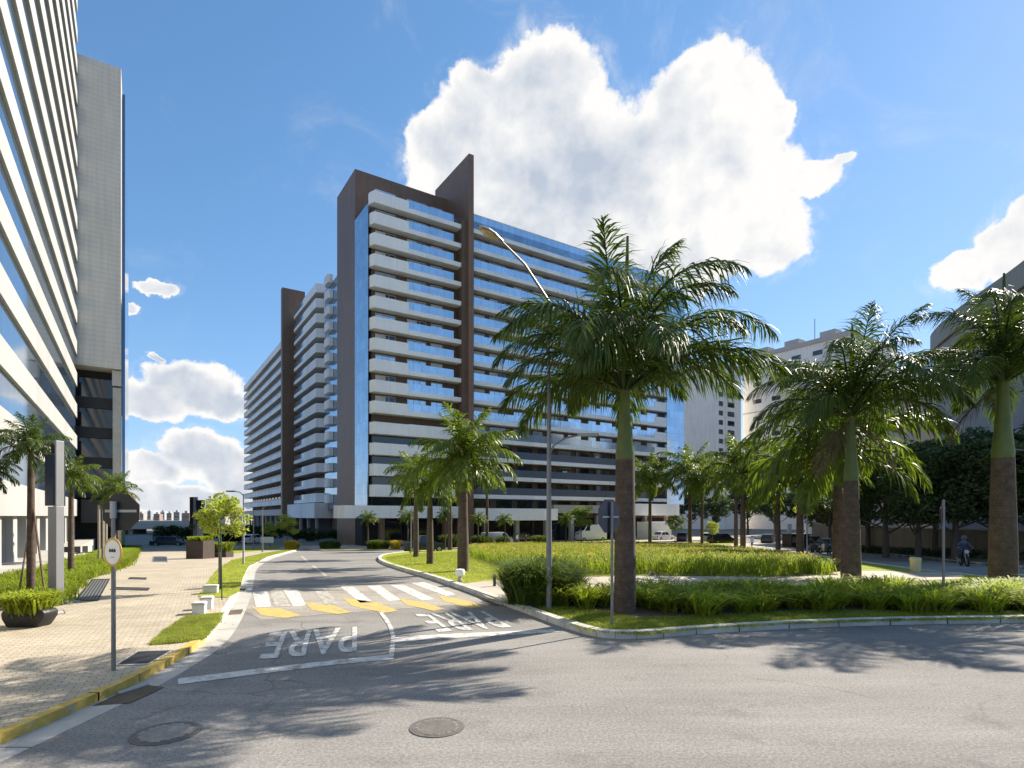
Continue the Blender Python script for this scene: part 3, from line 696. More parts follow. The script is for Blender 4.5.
# ------------------------------------------------------------------ the office tower on the left
O_LT = Vector((-23.5, 26.5, 0))
def left_tower():
    root = thing('office_tower', 'tall office tower with white bands, blue glass and a blank grey end block', 'building', (O_LT.x, O_LT.y, 0), GRID)
    BZ = -1.9
    m = MB(); m.box(-24, -.4, -34, 37.9, 4.4, 61); m.build('core', dark_wall, root)
    bz = [2.7]+[6.25+3.17*k for k in range(17)]
    for i, z in enumerate(bz):
        h = 1.65 if i == 0 else 1.36
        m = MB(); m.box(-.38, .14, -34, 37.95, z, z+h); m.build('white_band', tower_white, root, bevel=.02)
        nz = bz[i+1] if i+1 < len(bz) else z+3.1
        m = MB(); m.box(-.36, -.02, -34, 37.93, z+h, nz); m.build('glazing_strip', tower_glass, root)
    m = MB(); m.box(-.02, .06, -34, 37.94, 61, 62.2); m.build('roof_parapet', tower_white, root)
    # blank end block
    m = MB(); m.box(-8, 3.8, 38, 69, 18.1, 49.7); m.build('end_block', grey_panel, root, bevel=.03)
    m = MB(); m.box(3.82, 4.1, 40.5, 69, -1.6, 48.6); m.build('side_glazing', tower_glass, root)
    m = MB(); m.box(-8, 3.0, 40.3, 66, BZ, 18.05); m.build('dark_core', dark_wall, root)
    for z in (4.6, 7.77, 10.94, 14.1):
        m = MB(); m.box(-8, 3.0, 40.1, 40.28, z+1.15, z+3.15); m.build('dark_window', glass_dark, root)
        m = MB(); m.box(-8, 3.02, 39.85, 40.28, z, z+1.13); m.build('dark_spandrel', black_m, root)
    m = MB(); m.prism([(3.05,38.4),(3.8,38.4),(3.8,40.2),(3.05,40.2)], BZ, 16.2); m.build('column', concrete, root, bevel=.05)
    m = MB(); m.box(3.0, 3.8, 38.4, 60, 16.4, 18.0); m.build('transfer_beam', slab_grey, root)
    m = MB(); m.box(.4, 3.0, 38.2, 50, 2.0, 4.4); m.build('entrance_canopy', dark_metal, root)
    # ground floor set back behind piers
    m = MB(); m.box(-20, -1.7, -34, 38, BZ, 2.68); m.build('ground_floor_wall', dark_wall, root)
    for s in np.arange(-30, 37.5, 4.2):
        m = MB(); m.box(-1.2, -.1, s, s+1.15, BZ, 2.69); m.build('pier', tower_white, root, bevel=.02)
    for s in np.arange(-28.6, 36, 4.2):
        m = MB(); m.box(-1.68, -1.6, s, s+2.7, BZ+.5, 2.6); w = m.build('shop_window', glass_dark, root)
        f = MB()
        for q in (0, 1.32, 2.62): f.box(-1.6, -1.52, s+q, s+q+.08, BZ+.5, 2.6)
        f.build('frame', steel, w)
    m = MB(); m.box(-1.6, 1.5, -34, 40, BZ, .32); m.build('plinth', concrete, root)
    return root
left_tower()

# ------------------------------------------------------------------ buildings on the right and far behind
def window_grid(root, wall_fn, ts, zs, w, h, glass, frame):
    """each window a pane in a frame, placed by wall_fn(t, z) -> MB boxes"""
    for t in ts:
        for z in zs:
            f = MB(); wall_fn(f, t, z, w, h, .10, 0); o = f.build('window', frame, root)
            g = MB(); wall_fn(g, t+.1, z+.1, w-.2, h-.2, .14, 0); g.build('pane', glass, o)
def beige_blocks():
    P = at(743, 516, 203); d = 36
    root = thing('apartment_building', 'long beige apartment building with a sloping roofline seen beyond the palms on the right', 'building', (P.x, P.y, 0), GRID)
    m = MB(); m.box(0, 30, -36, 0, -2, 57); m.build('wall', beige_wall, root)
    m = MB(); m.box(-.6, 30, -36.3, .3, 57, 58.4); m.build('roof', slab_grey, root)
    fr = mat('window_frame_pale', (.5,.49,.46), .6, var=.08)
    def wf(mb, t, z, w, h, pr, _): mb.box(-pr, .05, -t-w, -t, z, z+h)
    window_grid(root, wf, np.arange(4, 32, 7.0), np.arange(6, 54, 5.9), 3.2, 1.6, glass_dark, fr)
    for z in np.arange(3, 58, 11.8):
        m = MB(); m.box(-.12, .02, -36, 0, z, z+.35); m.build('string_course', slab_grey, root)
    for y0 in (-30, -18, -7):
        m = MB(); m.box(4, 8, y0, y0+5, 58.42, 61.5); m.build('roof_tank', slab_grey, root, bevel=.1)
    m = MB(); m.tube([(3, -24, 58.4), (3, -24, 66)], .12, 6, steel); m.build('antenna', steel, root)
    P = at(741, 516, 196)
    r2 = thing('apartment_building', 'narrow beige apartment tower with columns of square windows just right of the blue glass corner', 'building', (P.x, P.y, 0), GRID)
    W = 13.2
    m = MB(); m.box(-W, 0, 0, 16, -2, 52); m.build('wall', beige_wall, r2)
    m = MB(); m.box(-W+4.6, -W+5.2, -.5, .0, -2, 52); m.build('pilaster', beige_wall, r2)
    m = MB(); m.box(-W-.3, .3, -.4, 16, 52, 53.3); m.build('roof', slab_grey, r2)
    def wf2(mb, t, z, w, h, pr, _): mb.box(t, t+w, -pr, .05, z, z+h)
    window_grid(r2, wf2, (-11.9,), np.arange(8, 49, 3.1), 2.2, 1.7, glass_dark, fr)
    window_grid(r2, wf2, (-7.4,), np.arange(8, 49, 3.1), 3.7, 1.8, glass_dark, fr)
    P = at(700, 516, 230)
    r3 = thing('apartment_building', 'small pale apartment block with open loggias half hidden behind the narrow beige tower', 'building', (P.x, P.y, 0), GRID)
    m = MB(); m.box(-1.2, 6, 0, 12, -2, 47); m.build('wall', beige_wall, r3)
    m = MB(); m.box(-1.4, 6, -.3, 12, 47, 48); m.build('roof', slab_grey, r3)
    window_grid(r3, wf2, (-.6,), np.arange(8, 45, 3.1), 2.0, 1.9, glass_dark, fr)
beige_blocks()
def curved_building():
    pts = [Vector((52.5,46)), Vector((48.5,56)), Vector((51.5,65)), Vector((54.5,73)), Vector((56.6,77)), Vector((59.5,79.6)), Vector((64,81)), Vector((75,82))]
    pts[0] = Vector((46.0,46)); pts[1] = Vector((49.3,56))
    line = smooth_line(pts, 2)
    root = thing('panelled_building', 'dark curved building clad in large grey panels with a sweeping roof edge', 'building', (52, 60, 0))
    c = Vector((52, 60))
    poly = [p-c for p in line]+[Vector((95,82))-c, Vector((95,46))-c]
    zc = [-2, 4.2, 7.7, 11.2, 14.7, 18.2, 21.7]
    for a, b in zip(zc[:-1], zc[1:]):
        m = MB(); m.prism([(p.x, p.y) for p in poly], a+.04, b-.04); m.build('cladding_course', mat('blue_grey_cladding', (.21,.23,.27), .55, var=.08, vscale=.1, stain=.06), root)
    m = MB(); m.prism([(p.x*.995+.15, p.y) for p in poly], -2, 26); m.build('core', dark_wall, root)
    m = MB(); m.prism([(p.x-.3, p.y+.15) for p in poly], 21.75, 24.2); m.build('parapet_panel', mat('dark_parapet', (.30,.285,.265), .6, var=.08, vscale=.1, stain=.08), root)
    m = MB(); m.prism([(p.x-.6, p.y+.3) for p in poly], 24.25, 26.6); m.build('parapet_panel', MATS['dark_parapet'], root)
    P = at(940, 516, 92)
    r2 = thing('low_wing', 'plain pale wall of a lower building glimpsed between the drooping palm fronds on the right', 'building', (P.x, P.y, 0))
    m = MB(); m.box(-7, 7, 0, 14, -2, 22); m.build('wall', slab_grey, r2)
    m = MB(); m.box(-7.3, 7.3, -.3, 14, 22, 22.9); m.build('roof', slab_grey, r2)
    m = MB(); m.box(2.5, 4.1, -.12, .05, 11, 13.2); f = m.build('window', white_wall, r2)
    m = MB(); m.box(2.65, 3.95, -.15, 0, 11.15, 13.05); m.build('pane', glass_dark, f)
    P = at(868, 516, 120)
    r3 = thing('low_wing', 'pale building end wall glimpsed above the bright green tree beside the middle palm', 'building', (P.x, P.y, 0))
    m = MB(); m.box(-6, 6, 0, 14, -2, 18); m.build('wall', beige_wall, r3)
    m = MB(); m.box(-6.3, 6.3, -.3, 14, 18, 18.9); m.build('roof', slab_grey, r3)
curved_building()
def boundary_wall():
    a = G(1040,556); pts = [(40.5,38.0),(36.6,47.5),(37.5,60),(41,74),(46,88)]
    l = densify(smooth_line([Vector(p) for p in pts], 1), 2.0)
    root = thing('boundary_wall', 'low brown rendered wall in the shade along the far side of the right street', 'wall', (l[0].x, l[0].y, 0))
    m = MB()
    for p, q in zip(l[:-1], l[1:]):
        t = (q-p).normalized(); nrm = Vector((-t.y, t.x))*.1; p = p-l[0]; q = q-l[0]
        m.prism([(p-nrm).to_tuple(), (q-nrm).to_tuple(), (q+nrm).to_tuple(), (p+nrm).to_tuple()], -2.0, 1.55)
    m.build('wall', boundary_m, root)
    m = MB()
    for p, q in zip(l[:-1], l[1:]):
        t = (q-p).normalized(); nrm = Vector((-t.y, t.x))*.16; p = p-l[0]; q = q-l[0]
        m.prism([(p-nrm).to_tuple(), (q-nrm).to_tuple(), (q+nrm).to_tuple(), (p+nrm).to_tuple()], 1.55, 1.64)
    m.build('coping', concrete, root)
boundary_wall()

# ------------------------------------------------------------------ palms
def frond_np(L, e0, droop, seed, nl=92, wl=.95, width=.046, plum=.5, side_curl=0.0):
    """one feather leaf growing along +X from the origin: arching midrib and two ranks of drooping leaflets"""
    g = np.random.default_rng(seed)
    n = 26; s = np.linspace(0, 1, n); ang = e0-droop*s**1.35
    dx = np.cos(ang)*L/(n-1); dz = np.sin(ang)*L/(n-1)
    px = np.concatenate([[0], np.cumsum(dx[:-1])]); pz = np.concatenate([[0], np.cumsum(dz[:-1])]); py = side_curl*s**2*L
    V = []; F4 = []; F3 = []
    # midrib, four-sided
    rad = .045*(1-s)**.8+.006
    for i in range(n):
        for k in range(4):
            a = k*math.pi/2+.785; V.append((px[i]-math.sin(ang[i])*rad[i]*math.sin(a), py[i]+rad[i]*math.cos(a), pz[i]+math.cos(ang[i])*rad[i]*math.sin(a)))
    for i in range(n-1):
        for k in range(4): F4.append((i*4+k, i*4+(k+1) % 4, i*4+4+(k+1) % 4, i*4+4+k))
    nr = len(F4)
    us = np.linspace(.13, .985, nl)
    for j, u in enumerate(us):
        for sd in (-1, 1):
            uu = min(.99, max(.1, u+g.normal(0, .004)))
            x = np.interp(uu, s, px); y = np.interp(uu, s, py); z = np.interp(uu, s, pz); a = np.interp(uu, s, ang)
            T = np.array([math.cos(a), 0, math.sin(a)]); U = np.array([-math.sin(a), 0, math.cos(a)]); B = np.array([0, 1.0, 0])
            sweep = R(62)-R(34)*uu+g.normal(0, .10)
            lift = plum*((j % 3)-1)*.9+g.normal(.12, .16)
            D = T*math.cos(sweep)+math.sin(sweep)*(B*sd*math.cos(lift)+U*math.sin(lift))
            ln = wl*(.35+1.0*math.sin(math.pi*min(1, (uu*.92+.10)))**.8)*g.uniform(.85, 1.1)
            if uu > .9: ln *= .75
            sag = g.uniform(.75, 1.5)
            W = np.cross(D, U); W = W/(np.linalg.norm(W)+1e-6); tw = g.normal(0, .5); W = W*math.cos(tw)+np.cross(D, W)*math.sin(tw)
            b = len(V); P0 = np.array([x, y, z]); w = width*g.uniform(.8, 1.15)
            pts = []
            d = D.copy(); p = P0.copy(); seg = ln/3
            for q, ww in ((0, .45), (1, 1.0), (2, .75), (3, 0)):
                pts.append((p.copy(), ww*w*.5)); d = d+np.array([0, 0, -1])*sag*(.22+.22*q); d /= np.linalg.norm(d); p = p+d*seg
            for pp, ww in pts[:3]: V.append(tuple(pp-W*ww)); V.append(tuple(pp+W*ww))
            V.append(tuple(pts[3][0]))
            F4.append((b, b+1, b+3, b+2)); F4.append((b+2, b+3, b+5, b+4)); F3.append((b+4, b+5, b+6))
    return np.array(V), np.array(F4), np.array(F3), nr
def frond_mesh(name, *a, m=frond_m, **k):
    V, F4, F3, nr = frond_np(*a, **k)
    o = np_mesh(name, V, [F4, F3], [m]); me = o.data; bpy.data.objects.remove(o); return me
FR = {}
for nm, (L_, e0, dr, cu) in dict(up=(4.0, 85, 52, .08), high=(4.6, 73, 116, .12), mid=(4.5, 53, 118, -.10), low=(4.3, 38, 112, .10), hang=(3.9, 10, 92, -.06)).items():
    FR[nm] = [frond_mesh('frond', L_, R(e0), R(dr), 11+i*7+len(nm), side_curl=cu*(1-i)) for i in (0, 1, 2)]
dead_m = mat('dead_frond', (.11,.075,.045), .8, var=.3, trans=.15)
FR['dead'] = [frond_mesh('frond', 3.2, R(-38), R(42), 300+i, nl=50, width=.03, m=dead_m, side_curl=.05) for i in (0, 1, 2)]
def trunk_prof(h, r0, r1, bulge=.04, flare=1.35):
    out = []
    for i in range(15):
        u = i/14; r = r0*(1-u)+r1*u
        r *= 1+bulge*math.sin(math.pi*min(1, u*1.25))
        if u < .12: r *= 1+(flare-1)*(1-u/.12)**2
        out.append((r, u*h))
    return out
def royal_palm(base, h_trunk, h_shaft, r0, r1, fronds, label, group, lean=(0, 0), scale=1.0, spear=True, seed=0):
    """base point, brown trunk height, green shaft height, list of (kind, azimuth, tilt, scale)"""
    root = thing('royal_palm', label, 'palm tree', base, 0, group)
    m = MB(); m.lathe([(r, z) for r, z in trunk_prof(h_trunk+.35, r0, r1)], 20, trunk_m, (0, 0, -.35)); m.build('trunk', trunk_m, root, smooth=True)
    m = MB(); rs = r1*.82
    m.lathe([(rs*1.20, 0), (rs*1.26, .07*h_shaft), (rs*1.0, .3*h_shaft), (rs*.78, .6*h_shaft), (rs*.62, .85*h_shaft), (rs*.5, h_shaft*1.06)], 16, shaft, (0, 0, h_trunk-.02)); m.build('crown_shaft', shaft, root, smooth=True)
    zt = h_trunk+h_shaft; rr = random.Random(seed)
    for i, (kind, az, tilt, sc) in enumerate(fronds):
        o = bpy.data.objects.new('frond', FR[kind][i % 3]); col.objects.link(o); o.parent = root
        dz = {'up': .12, 'high': .05, 'mid': -.08, 'low': -.22, 'hang': -.34, 'dead': -.42}[kind]
        a = R(az); o.location = (math.cos(a)*rs*.45, math.sin(a)*rs*.45, zt+dz*scale)
        o.rotation_mode = 'XYZ'
        o.rotation_euler = (Matrix.Rotation(a, 3, 'Z') @ Matrix.Rotation(-R(tilt), 3, 'Y') @ Matrix.Rotation(R(rr.uniform(-18, 18)), 3, 'X')).to_euler()
        s_ = sc*scale; o.scale = (s_, s_, s_)
    if spear:
        m = MB(); m.tube([(0, 0, zt-.2), (.03, 0, zt+1.5*scale), (.08, .05, zt+3.0*scale*spear)], [.12*scale, .10*scale, .035], 7, frond_m); m.build('spear_leaf', frond_m, root, smooth=True)
    return root
def crown_list(seed, n=(3, 4, 5, 5, 4)):
    r = random.Random(seed); out = []; az = r.uniform(0, 360)
    for kind, k in zip(('up', 'high', 'mid', 'low', 'hang'), n):
        for i in range(k):
            az += 137.5; out.append((kind, az % 360+r.uniform(-14, 14), r.uniform(-8, 8), r.uniform(.88, 1.06)))
    return out
def palm_from_px(bx, by, brown_y, crown_y, fronds, label, group, r0, r1, scale, seed, spear=True):
    p = G(bx, by, .12); k = p.y/FOC
    return royal_palm(p, (by-brown_y)*k, (brown_y-crown_y)*k, r0, r1, fronds, label, group, scale=scale, spear=spear, seed=seed)
GP = 'royal palms on the traffic island'
palm_from_px(625, 613, 460, 382, crown_list(5, (3, 9, 10, 9, 0)), 'largest royal palm with a thick trunk and broad crown, beside the tall street lamp', GP, .285, .25, 1.0, 5, 1.3)
palm_from_px(851, 584, 481, 411, crown_list(8, (2, 7, 8, 7, 0))+[('dead', 215, 0, .8), ('dead', 330, 0, .7)], 'big royal palm in the strap-leaf bed, next right from the largest one', GP, .36, .255, 1.0, 8, 1.1)
palm_from_px(1003, 588, 458, 376, crown_list(33, (2, 7, 8, 7, 1))+[('dead', 160, 0, .8)], 'royal palm with a stout tapering trunk nearest the right edge', GP, .44, .335, .95, 21, 1.3)

# smaller palms: the whole crown is one mesh, shared between copies
def crown_mesh(name, seed, n, nl=36, wl=.78, width=.085, m=frond_light):
    Vs = []; Fs4 = []; Fs3 = []; off = 0; r = random.Random(seed)
    spec = dict(up=(3.2, 80, 50), high=(3.5, 62, 95), mid=(3.6, 40, 105), low=(3.5, 16, 90), hang=(3.2, -10, 70))
    for kind, az, tilt, sc in crown_list(seed, n):
        L_, e0, dr = spec[kind]
        V, F4, F3, _ = frond_np(L_, R(e0+tilt), R(dr), r.randint(0, 9999), nl, wl, width, .5, r.uniform(-.1, .1))
        V = V*sc; V[:, 0] += .06
        a = R(az); c, s = math.cos(a), math.sin(a)
        V = np.stack([V[:, 0]*c-V[:, 1]*s, V[:, 0]*s+V[:, 1]*c, V[:, 2]], 1)
        Vs.append(V); Fs4.append(F4+off); Fs3.append(F3+off); off += len(V)
    o = np_mesh(name, np.concatenate(Vs), [np.concatenate(Fs4), np.concatenate(Fs3)], [m]); me = o.data; bpy.data.objects.remove(o); return me
CROWN_A = [crown_mesh('crown', 31, (4, 6, 7, 6, 4)), crown_mesh('crown', 47, (3, 6, 7, 7, 4)), crown_mesh('crown', 59, (6, 6, 6, 6, 5))]
CROWN_D = [crown_mesh('crown', 71, (4, 6, 7, 6, 4), m=frond_m), crown_mesh('crown', 83, (4, 6, 7, 7, 5), m=frond_m)]
TR = {}
def small_palm(bx, by, crown_y, label, group, cm, scale, r=.17, shaft_f=.28, rz=0, name='royal_palm', dz=.12, spear=0):
    p = G(bx, by, dz); h = (by-crown_y)*p.y/FOC
    root = thing(name, label, 'palm tree', p, rz, group)
    m = MB(); ht = h*(1-shaft_f); m.lathe([(a, z) for a, z in trunk_prof(ht+.3, r*1.1, r*.9, .1, 1.5)], 12, trunk_m, (0, 0, -.3)); m.build('trunk', trunk_m, root, smooth=True)
    if shaft_f > .05:
        m = MB(); m.lathe([(r*.85, 0), (r*.9, .1*h*shaft_f), (r*.6, .7*h*shaft_f), (r*.4, h*shaft_f*1.1)], 10, shaft, (0, 0, ht-.02)); m.build('crown_shaft', shaft, root, smooth=True)
    o = bpy.data.objects.new('crown', cm); col.objects.link(o); o.parent = root; o.location = (0, 0, h-.05); o.scale = (scale,)*3
    if spear:
        m = MB(); m.tube([(0, 0, h), (.05, 0, h+spear*.6), (.1, 0, h+spear)], [.12, .07, .01], 6, frond_m); m.build('spear_leaf', frond_m, root)
    return root
GC = 'palm cluster on the lawn'
small_palm(416, 557, 476, 'leftmost slim palm of the lawn cluster near the dark parked pickup', GC, CROWN_A[0], 0.79, .19, rz=.3)
small_palm(430, 564, 486, 'slim palm of the lawn cluster standing second from the left', GC, CROWN_A[1], 0.77, .18, rz=1.1)
small_palm(450, 550, 476, 'rear palm of the lawn cluster, set back by the flower bed', GC, CROWN_D[0], 0.90, .22, rz=2.0)
small_palm(463, 571, 462, 'tallest palm of the lawn cluster with a brown trunk and upright green spear', GC, CROWN_A[2], 0.92, .24, rz=.7, spear=1.6)
small_palm(487, 546, 478, 'palm right of the lawn cluster at the edge of the flower bed', GC, CROWN_D[1], 0.92, .20, rz=2.6)
small_palm(533, 541, 496, 'short palm behind the flower bed, left of the slim lamp post', GC, CROWN_D[0], 0.79, .20, rz=4.0)
GR = 'palms behind the flower bed'
small_palm(650, 543, 480, 'palm directly right of the largest trunk, behind the flower bed', GR, CROWN_A[1], 1.71, .25, rz=.2)
small_palm(690, 543, 472, 'pale-trunked palm with a dark upright crown behind the flower bed', GR, CROWN_A[1], 1.87, .27, rz=1.2, spear=2.2)
small_palm(702, 545, 484, 'dark thin palm trunk close behind the pale-trunked palm', GR, CROWN_A[0], 1.43, .20, rz=2.2)
small_palm(736, 547, 476, 'dark-trunked palm of the close pair beside the curving path', GR, CROWN_A[0], 1.53, .24, rz=3.2)
small_palm(743, 551, 474, 'pale greenish palm of the close pair beside the curving path', GR, CROWN_A[2], 1.61, .27, rz=5.0, spear=2.0)
small_palm(778, 553, 484, 'palm left of the small brown kiosk', GR, CROWN_A[1], 1.43, .22, rz=4.0)
small_palm(800, 558, 474, 'palm in front of the small brown kiosk', GR, CROWN_A[1], 1.53, .24, rz=.9)
small_palm(838, 571, 452, 'greenish palm half hidden by the trunk next right from the largest palm', GR, CROWN_A[0], 1.43, .22, rz=1.9)
GS = 'young palms along the front of the apartment block'
for i, (x, y, cy, lb) in enumerate(((368, 549, 519, 'young palm by the brown corner of the apartment block'), (408, 549, 517, 'young palm behind the leftmost cluster trunks'), (445, 548, 517, 'young palm behind the rear cluster palm'), (478, 547.5, 520, 'young palm right of the tallest cluster palm'), (505, 546.5, 520, 'young palm under the long entrance canopy'), (566, 546, 520, 'young palm just right of the slim lamp post'))):
    small_palm(x, y, cy, lb, GS, CROWN_A[i % 3], .46, .09, .1, rz=i*1.3, name='young_palm')
GL = 'slim palms in the planting beside the office tower'
small_palm(31, 601, 446, 'slim palm held by slanting wooden props beside the blue sign totem', GL, CROWN_D[0], 0.37, .10, .15, rz=.5, name='slim_palm')
small_palm(-16, 606, 470, 'slim palm at the very left edge with only frond tips in view', GL, CROWN_D[1], 0.28, .10, .15, rz=2.5, name='slim_palm')
small_palm(71, 580, 478, 'slim bright palm just right of the blue sign totem', GL, CROWN_A[1], 0.38, .10, .15, rz=1.5, name='slim_palm')
small_palm(117, 566, 492, 'slim yellow-green palm rising behind the left stop sign', GL, CROWN_A[2], 0.42, .10, .1, rz=3.5, name='slim_palm')

# ------------------------------------------------------------------ leafy trees
def leaf_cloud(centres, radii, n, size, seed):
    """many small folded leaf faces spread through lumpy shells round twig ends"""
    g = np.random.default_rng(seed); c = np.array(centres); k = g.integers(0, len(c), n)
    d = g.normal(0, 1, (n, 3)); d /= np.linalg.norm(d, axis=1)[:, None]
    r = np.array(radii)[k]*g.uniform(.25, 1.0, n)**.6
    P = c[k]+d*r[:, None]*np.array([1, 1, .72])
    a = g.normal(0, 1, (n, 3)); a[:, 2] *= .6; a /= np.linalg.norm(a, axis=1)[:, None]
    b = np.cross(a, g.normal(0, 1, (n, 3))); b /= np.linalg.norm(b, axis=1)[:, None]
    s = size*g.uniform(.6, 1.3, n)[:, None]
    V = np.stack([P-a*s, P+b*s*.42, P+a*s, P-b*s*.42], 1).reshape(-1, 3)
    return V, np.arange(4*n).reshape(-1, 4)
def tree_meshes(seed, h, crown_r, crown_z0, nleaf, size, leaf, trunk_r, nb=9, clump=.34):
    r = random.Random(seed); m = MB(); tips = []
    top = h*.8
    m.tube([(0, 0, -.3), (r.uniform(-.1, .1), r.uniform(-.1, .1), h*.3), (r.uniform(-.25, .25), r.uniform(-.25, .25), top)], [trunk_r*1.25, trunk_r*.85, trunk_r*.25], 9, bark)
    for i in range(nb):
        u = i/(nb-1); z0 = crown_z0*.75+(top-crown_z0*.75)*u*.9; az = i*2.4+r.uniform(-.4, .4)
        rr = crown_r*(.55+.55*math.sin(math.pi*(.25+.65*u)))*r.uniform(.75, 1.1)
        e = Vector((math.cos(az)*rr, math.sin(az)*rr, z0+(h-z0)*r.uniform(.25, .75)))
        mid = Vector((math.cos(az)*rr*.5, math.sin(az)*rr*.5, z0+(e.z-z0)*.35))
        m.tube([(0, 0, z0), mid, e], [trunk_r*.42, trunk_r*.25, trunk_r*.08], 6, bark)
        tips += [e, mid+(e-mid)*.5+Vector((r.uniform(-.4, .4), r.uniform(-.4, .4), r.uniform(-.1, .5)))*crown_r*.4]
        e2 = mid+Vector((r.uniform(-1, 1), r.uniform(-1, 1), r.uniform(.2, .9)))*crown_r*.55
        m.tube([mid, e2], [trunk_r*.2, trunk_r*.06], 5, bark); tips.append(e2)
    tips.append(Vector((0, 0, h*.93)))
    o = m.build('trunk', bark, smooth=True); tm = o.data; bpy.data.objects.remove(o)
    V, F = leaf_cloud([t.to_tuple() for t in tips], [crown_r*clump*r.uniform(.7, 1.25) for _ in tips], nleaf, size, seed)
    o = np_mesh('crown', V, [F], [leaf]); cm = o.data; bpy.data.objects.remove(o)
    return tm, cm
def tree(name, label, group, p, meshes, scale, rz, cat='tree'):
    root = thing(name, label, cat, p, rz, group)
    for nm, me in zip(('trunk', 'crown'), meshes):
        o = bpy.data.objects.new(nm, me); col.objects.link(o); o.parent = root; o.scale = (scale,)*3
    return root
DK = [tree_meshes(3, 9, 3.6, 2.4, 15000, .17, leaf_dark, .22, 12), tree_meshes(14, 8, 3.4, 2.0, 15000, .17, leaf_dark, .20, 12)]
def gnd(x, y, dz=.1): return (x, y, H(y)+dz)
dk = [(886, 47, 1.0, 'dense dark tree on the right street, first to the right of the middle big palm'), (918, 43, .95, 'dense dark tree on the right street behind the slim sign post'), (955, 41, .98, 'dense dark tree on the right street behind the motorcyclist'),
      (992, 40, .95, 'dense dark tree on the right street behind the stout right palm'), (1040, 38, 1.05, 'dense dark tree at the far right edge of the picture'), (1085, 36, 1.05, None),
      (868, 60, 1.1, 'dense dark tree farther up the right street beside the middle big palm'), (842, 74, 1.1, 'dense dark tree far up the right street behind the parked bikes'), (936, 50, 1.12, 'taller dense dark tree in the second row by the pale wall'), (822, 88, 1.0, 'farthest dark street tree right of the small kiosk')]
for i, (px, Y, sc, lb) in enumerate(dk):
    if lb is None: lb = 'dense dark tree just beyond the right edge of the picture'
    tree('street_tree', lb, 'dark trees along the right street', gnd((px-HX)/FOC*Y, Y), DK[i % 2], sc, i*1.7)
FT = tree_meshes(23, 11, 4.4, 3.0, 9000, .26, leaf_dark, .25, 11)
for i, (px, Y, sc, lb) in enumerate(((690, 135, .95, 'distant dark tree behind the pale and dark palm trunks'), (716, 128, .8, 'distant dark tree behind the long dark estate car'), (748, 138, 1.0, 'distant dark tree behind the close pair of palms'), (775, 124, .85, 'distant dark tree behind the palm left of the kiosk'), (800, 132, .95, 'distant dark tree behind the kiosk and its palm'), (832, 118, .9, 'distant dark tree behind the parked motorbikes'))):
    tree('distant_tree', lb, 'dark trees across the avenue', gnd((px-HX)/FOC*Y, Y), FT, sc, i*1.3)
LM = tree_meshes(5, 4.6, 1.15, 2.2, 5200, .085, leaf_lime, .05, 8, .44)
MD = tree_meshes(9, 5.5, 1.5, 2.3, 5200, .11, leaf_mid, .08, 9, .40)
YT = tree_meshes(41, 3.45, .66, 1.9, 2600, .075, leaf_lime, .035, 7, .5)
p = G(221, 590, .12); tree('young_tree', 'young airy yellow-green tree with stakes in the left pavement strip', None, p, YT, 1.0, .4)
p = G(884, 557, .1); tree('bright_tree', 'sunlit bright green tree just right of the middle big palm', None, (p.x+9, p.y+24, H(70)), tree_meshes(17, 9.5, 3.4, 3, 9000, .18, leaf_lime, .2, 10), 1.0, 1)
SB = 'small trees around the far car park'
for i, (x, y, sc, me, lb) in enumerate(((287, 549, .95, LM, 'small ball-crowned tree in front of the left wing fin'), (270, 547, .75, LM, 'low bushy yellowish tree left of the small ball-crowned one'), (581, 545, 1.05, MD, 'small two-tier rounded tree behind the flower bed centre'), (675, 544, .8, MD, 'rounded light green tree by the white podium corner'), (712, 544, .75, LM, 'rounded light green tree between the pale palm trunks'), (205, 549, .9, MD, 'bushy green tree beside the grey car park totem'))):
    tree('small_tree', lb, SB, G(x, y, .1), me, sc, i*1.1)

# ------------------------------------------------------------------ low planting
def blades(name, P, h, w, bend, m, seed, label=None, nper=1, spread=0.0, hv=.3, dz=.12, mats=None, frac=0):
    """strap leaves growing in tufts at plan points P"""
    g = np.random.default_rng(seed)
    h = np.repeat(h, nper) if isinstance(h, np.ndarray) else h
    P = np.repeat(P, nper, 0); n = len(P)
    P = P+g.normal(0, spread, (n, 2)) if spread else P
    z = Hv(P[:, 1])+dz
    az = g.uniform(0, 2*math.pi, n); hh = h*g.uniform(1-hv, 1+hv, n); b = bend*g.uniform(.4, 1.5, n)*hh; ww = w*g.uniform(.7, 1.2, n)
    d = np.stack([np.cos(az), np.sin(az)], 1); s = np.stack([-np.sin(az), np.cos(az)], 1)
    V = np.zeros((n, 7, 3)); lv = ((0, 0, .9), (.5, .32, 1.0), (.92, .75, .7))
    for i, (u, k, q) in enumerate(lv):
        c = P+d*(b*k)[:, None]
        V[:, i*2, :2] = c-s*(ww*q*.5)[:, None]; V[:, i*2+1, :2] = c+s*(ww*q*.5)[:, None]; V[:, i*2, 2] = V[:, i*2+1, 2] = z+hh*u
    V[:, 6, :2] = P+d*(b*1.35)[:, None]; V[:, 6, 2] = z+hh*.86
    base = (np.arange(n)*7)[:, None]
    F4 = np.concatenate([base+np.array([[0, 1, 3, 2]]), base+np.array([[2, 3, 5, 4]])]); F3 = base+np.array([[4, 5, 6]])
    ms = mats or [m]; mi = None
    if frac:
        pick = (g.uniform(0, 1, n) < frac).astype(int); mi = np.concatenate([pick, pick, pick])
    return np_mesh(name, V.reshape(-1, 3), [F4, F3], ms, midx=mi)
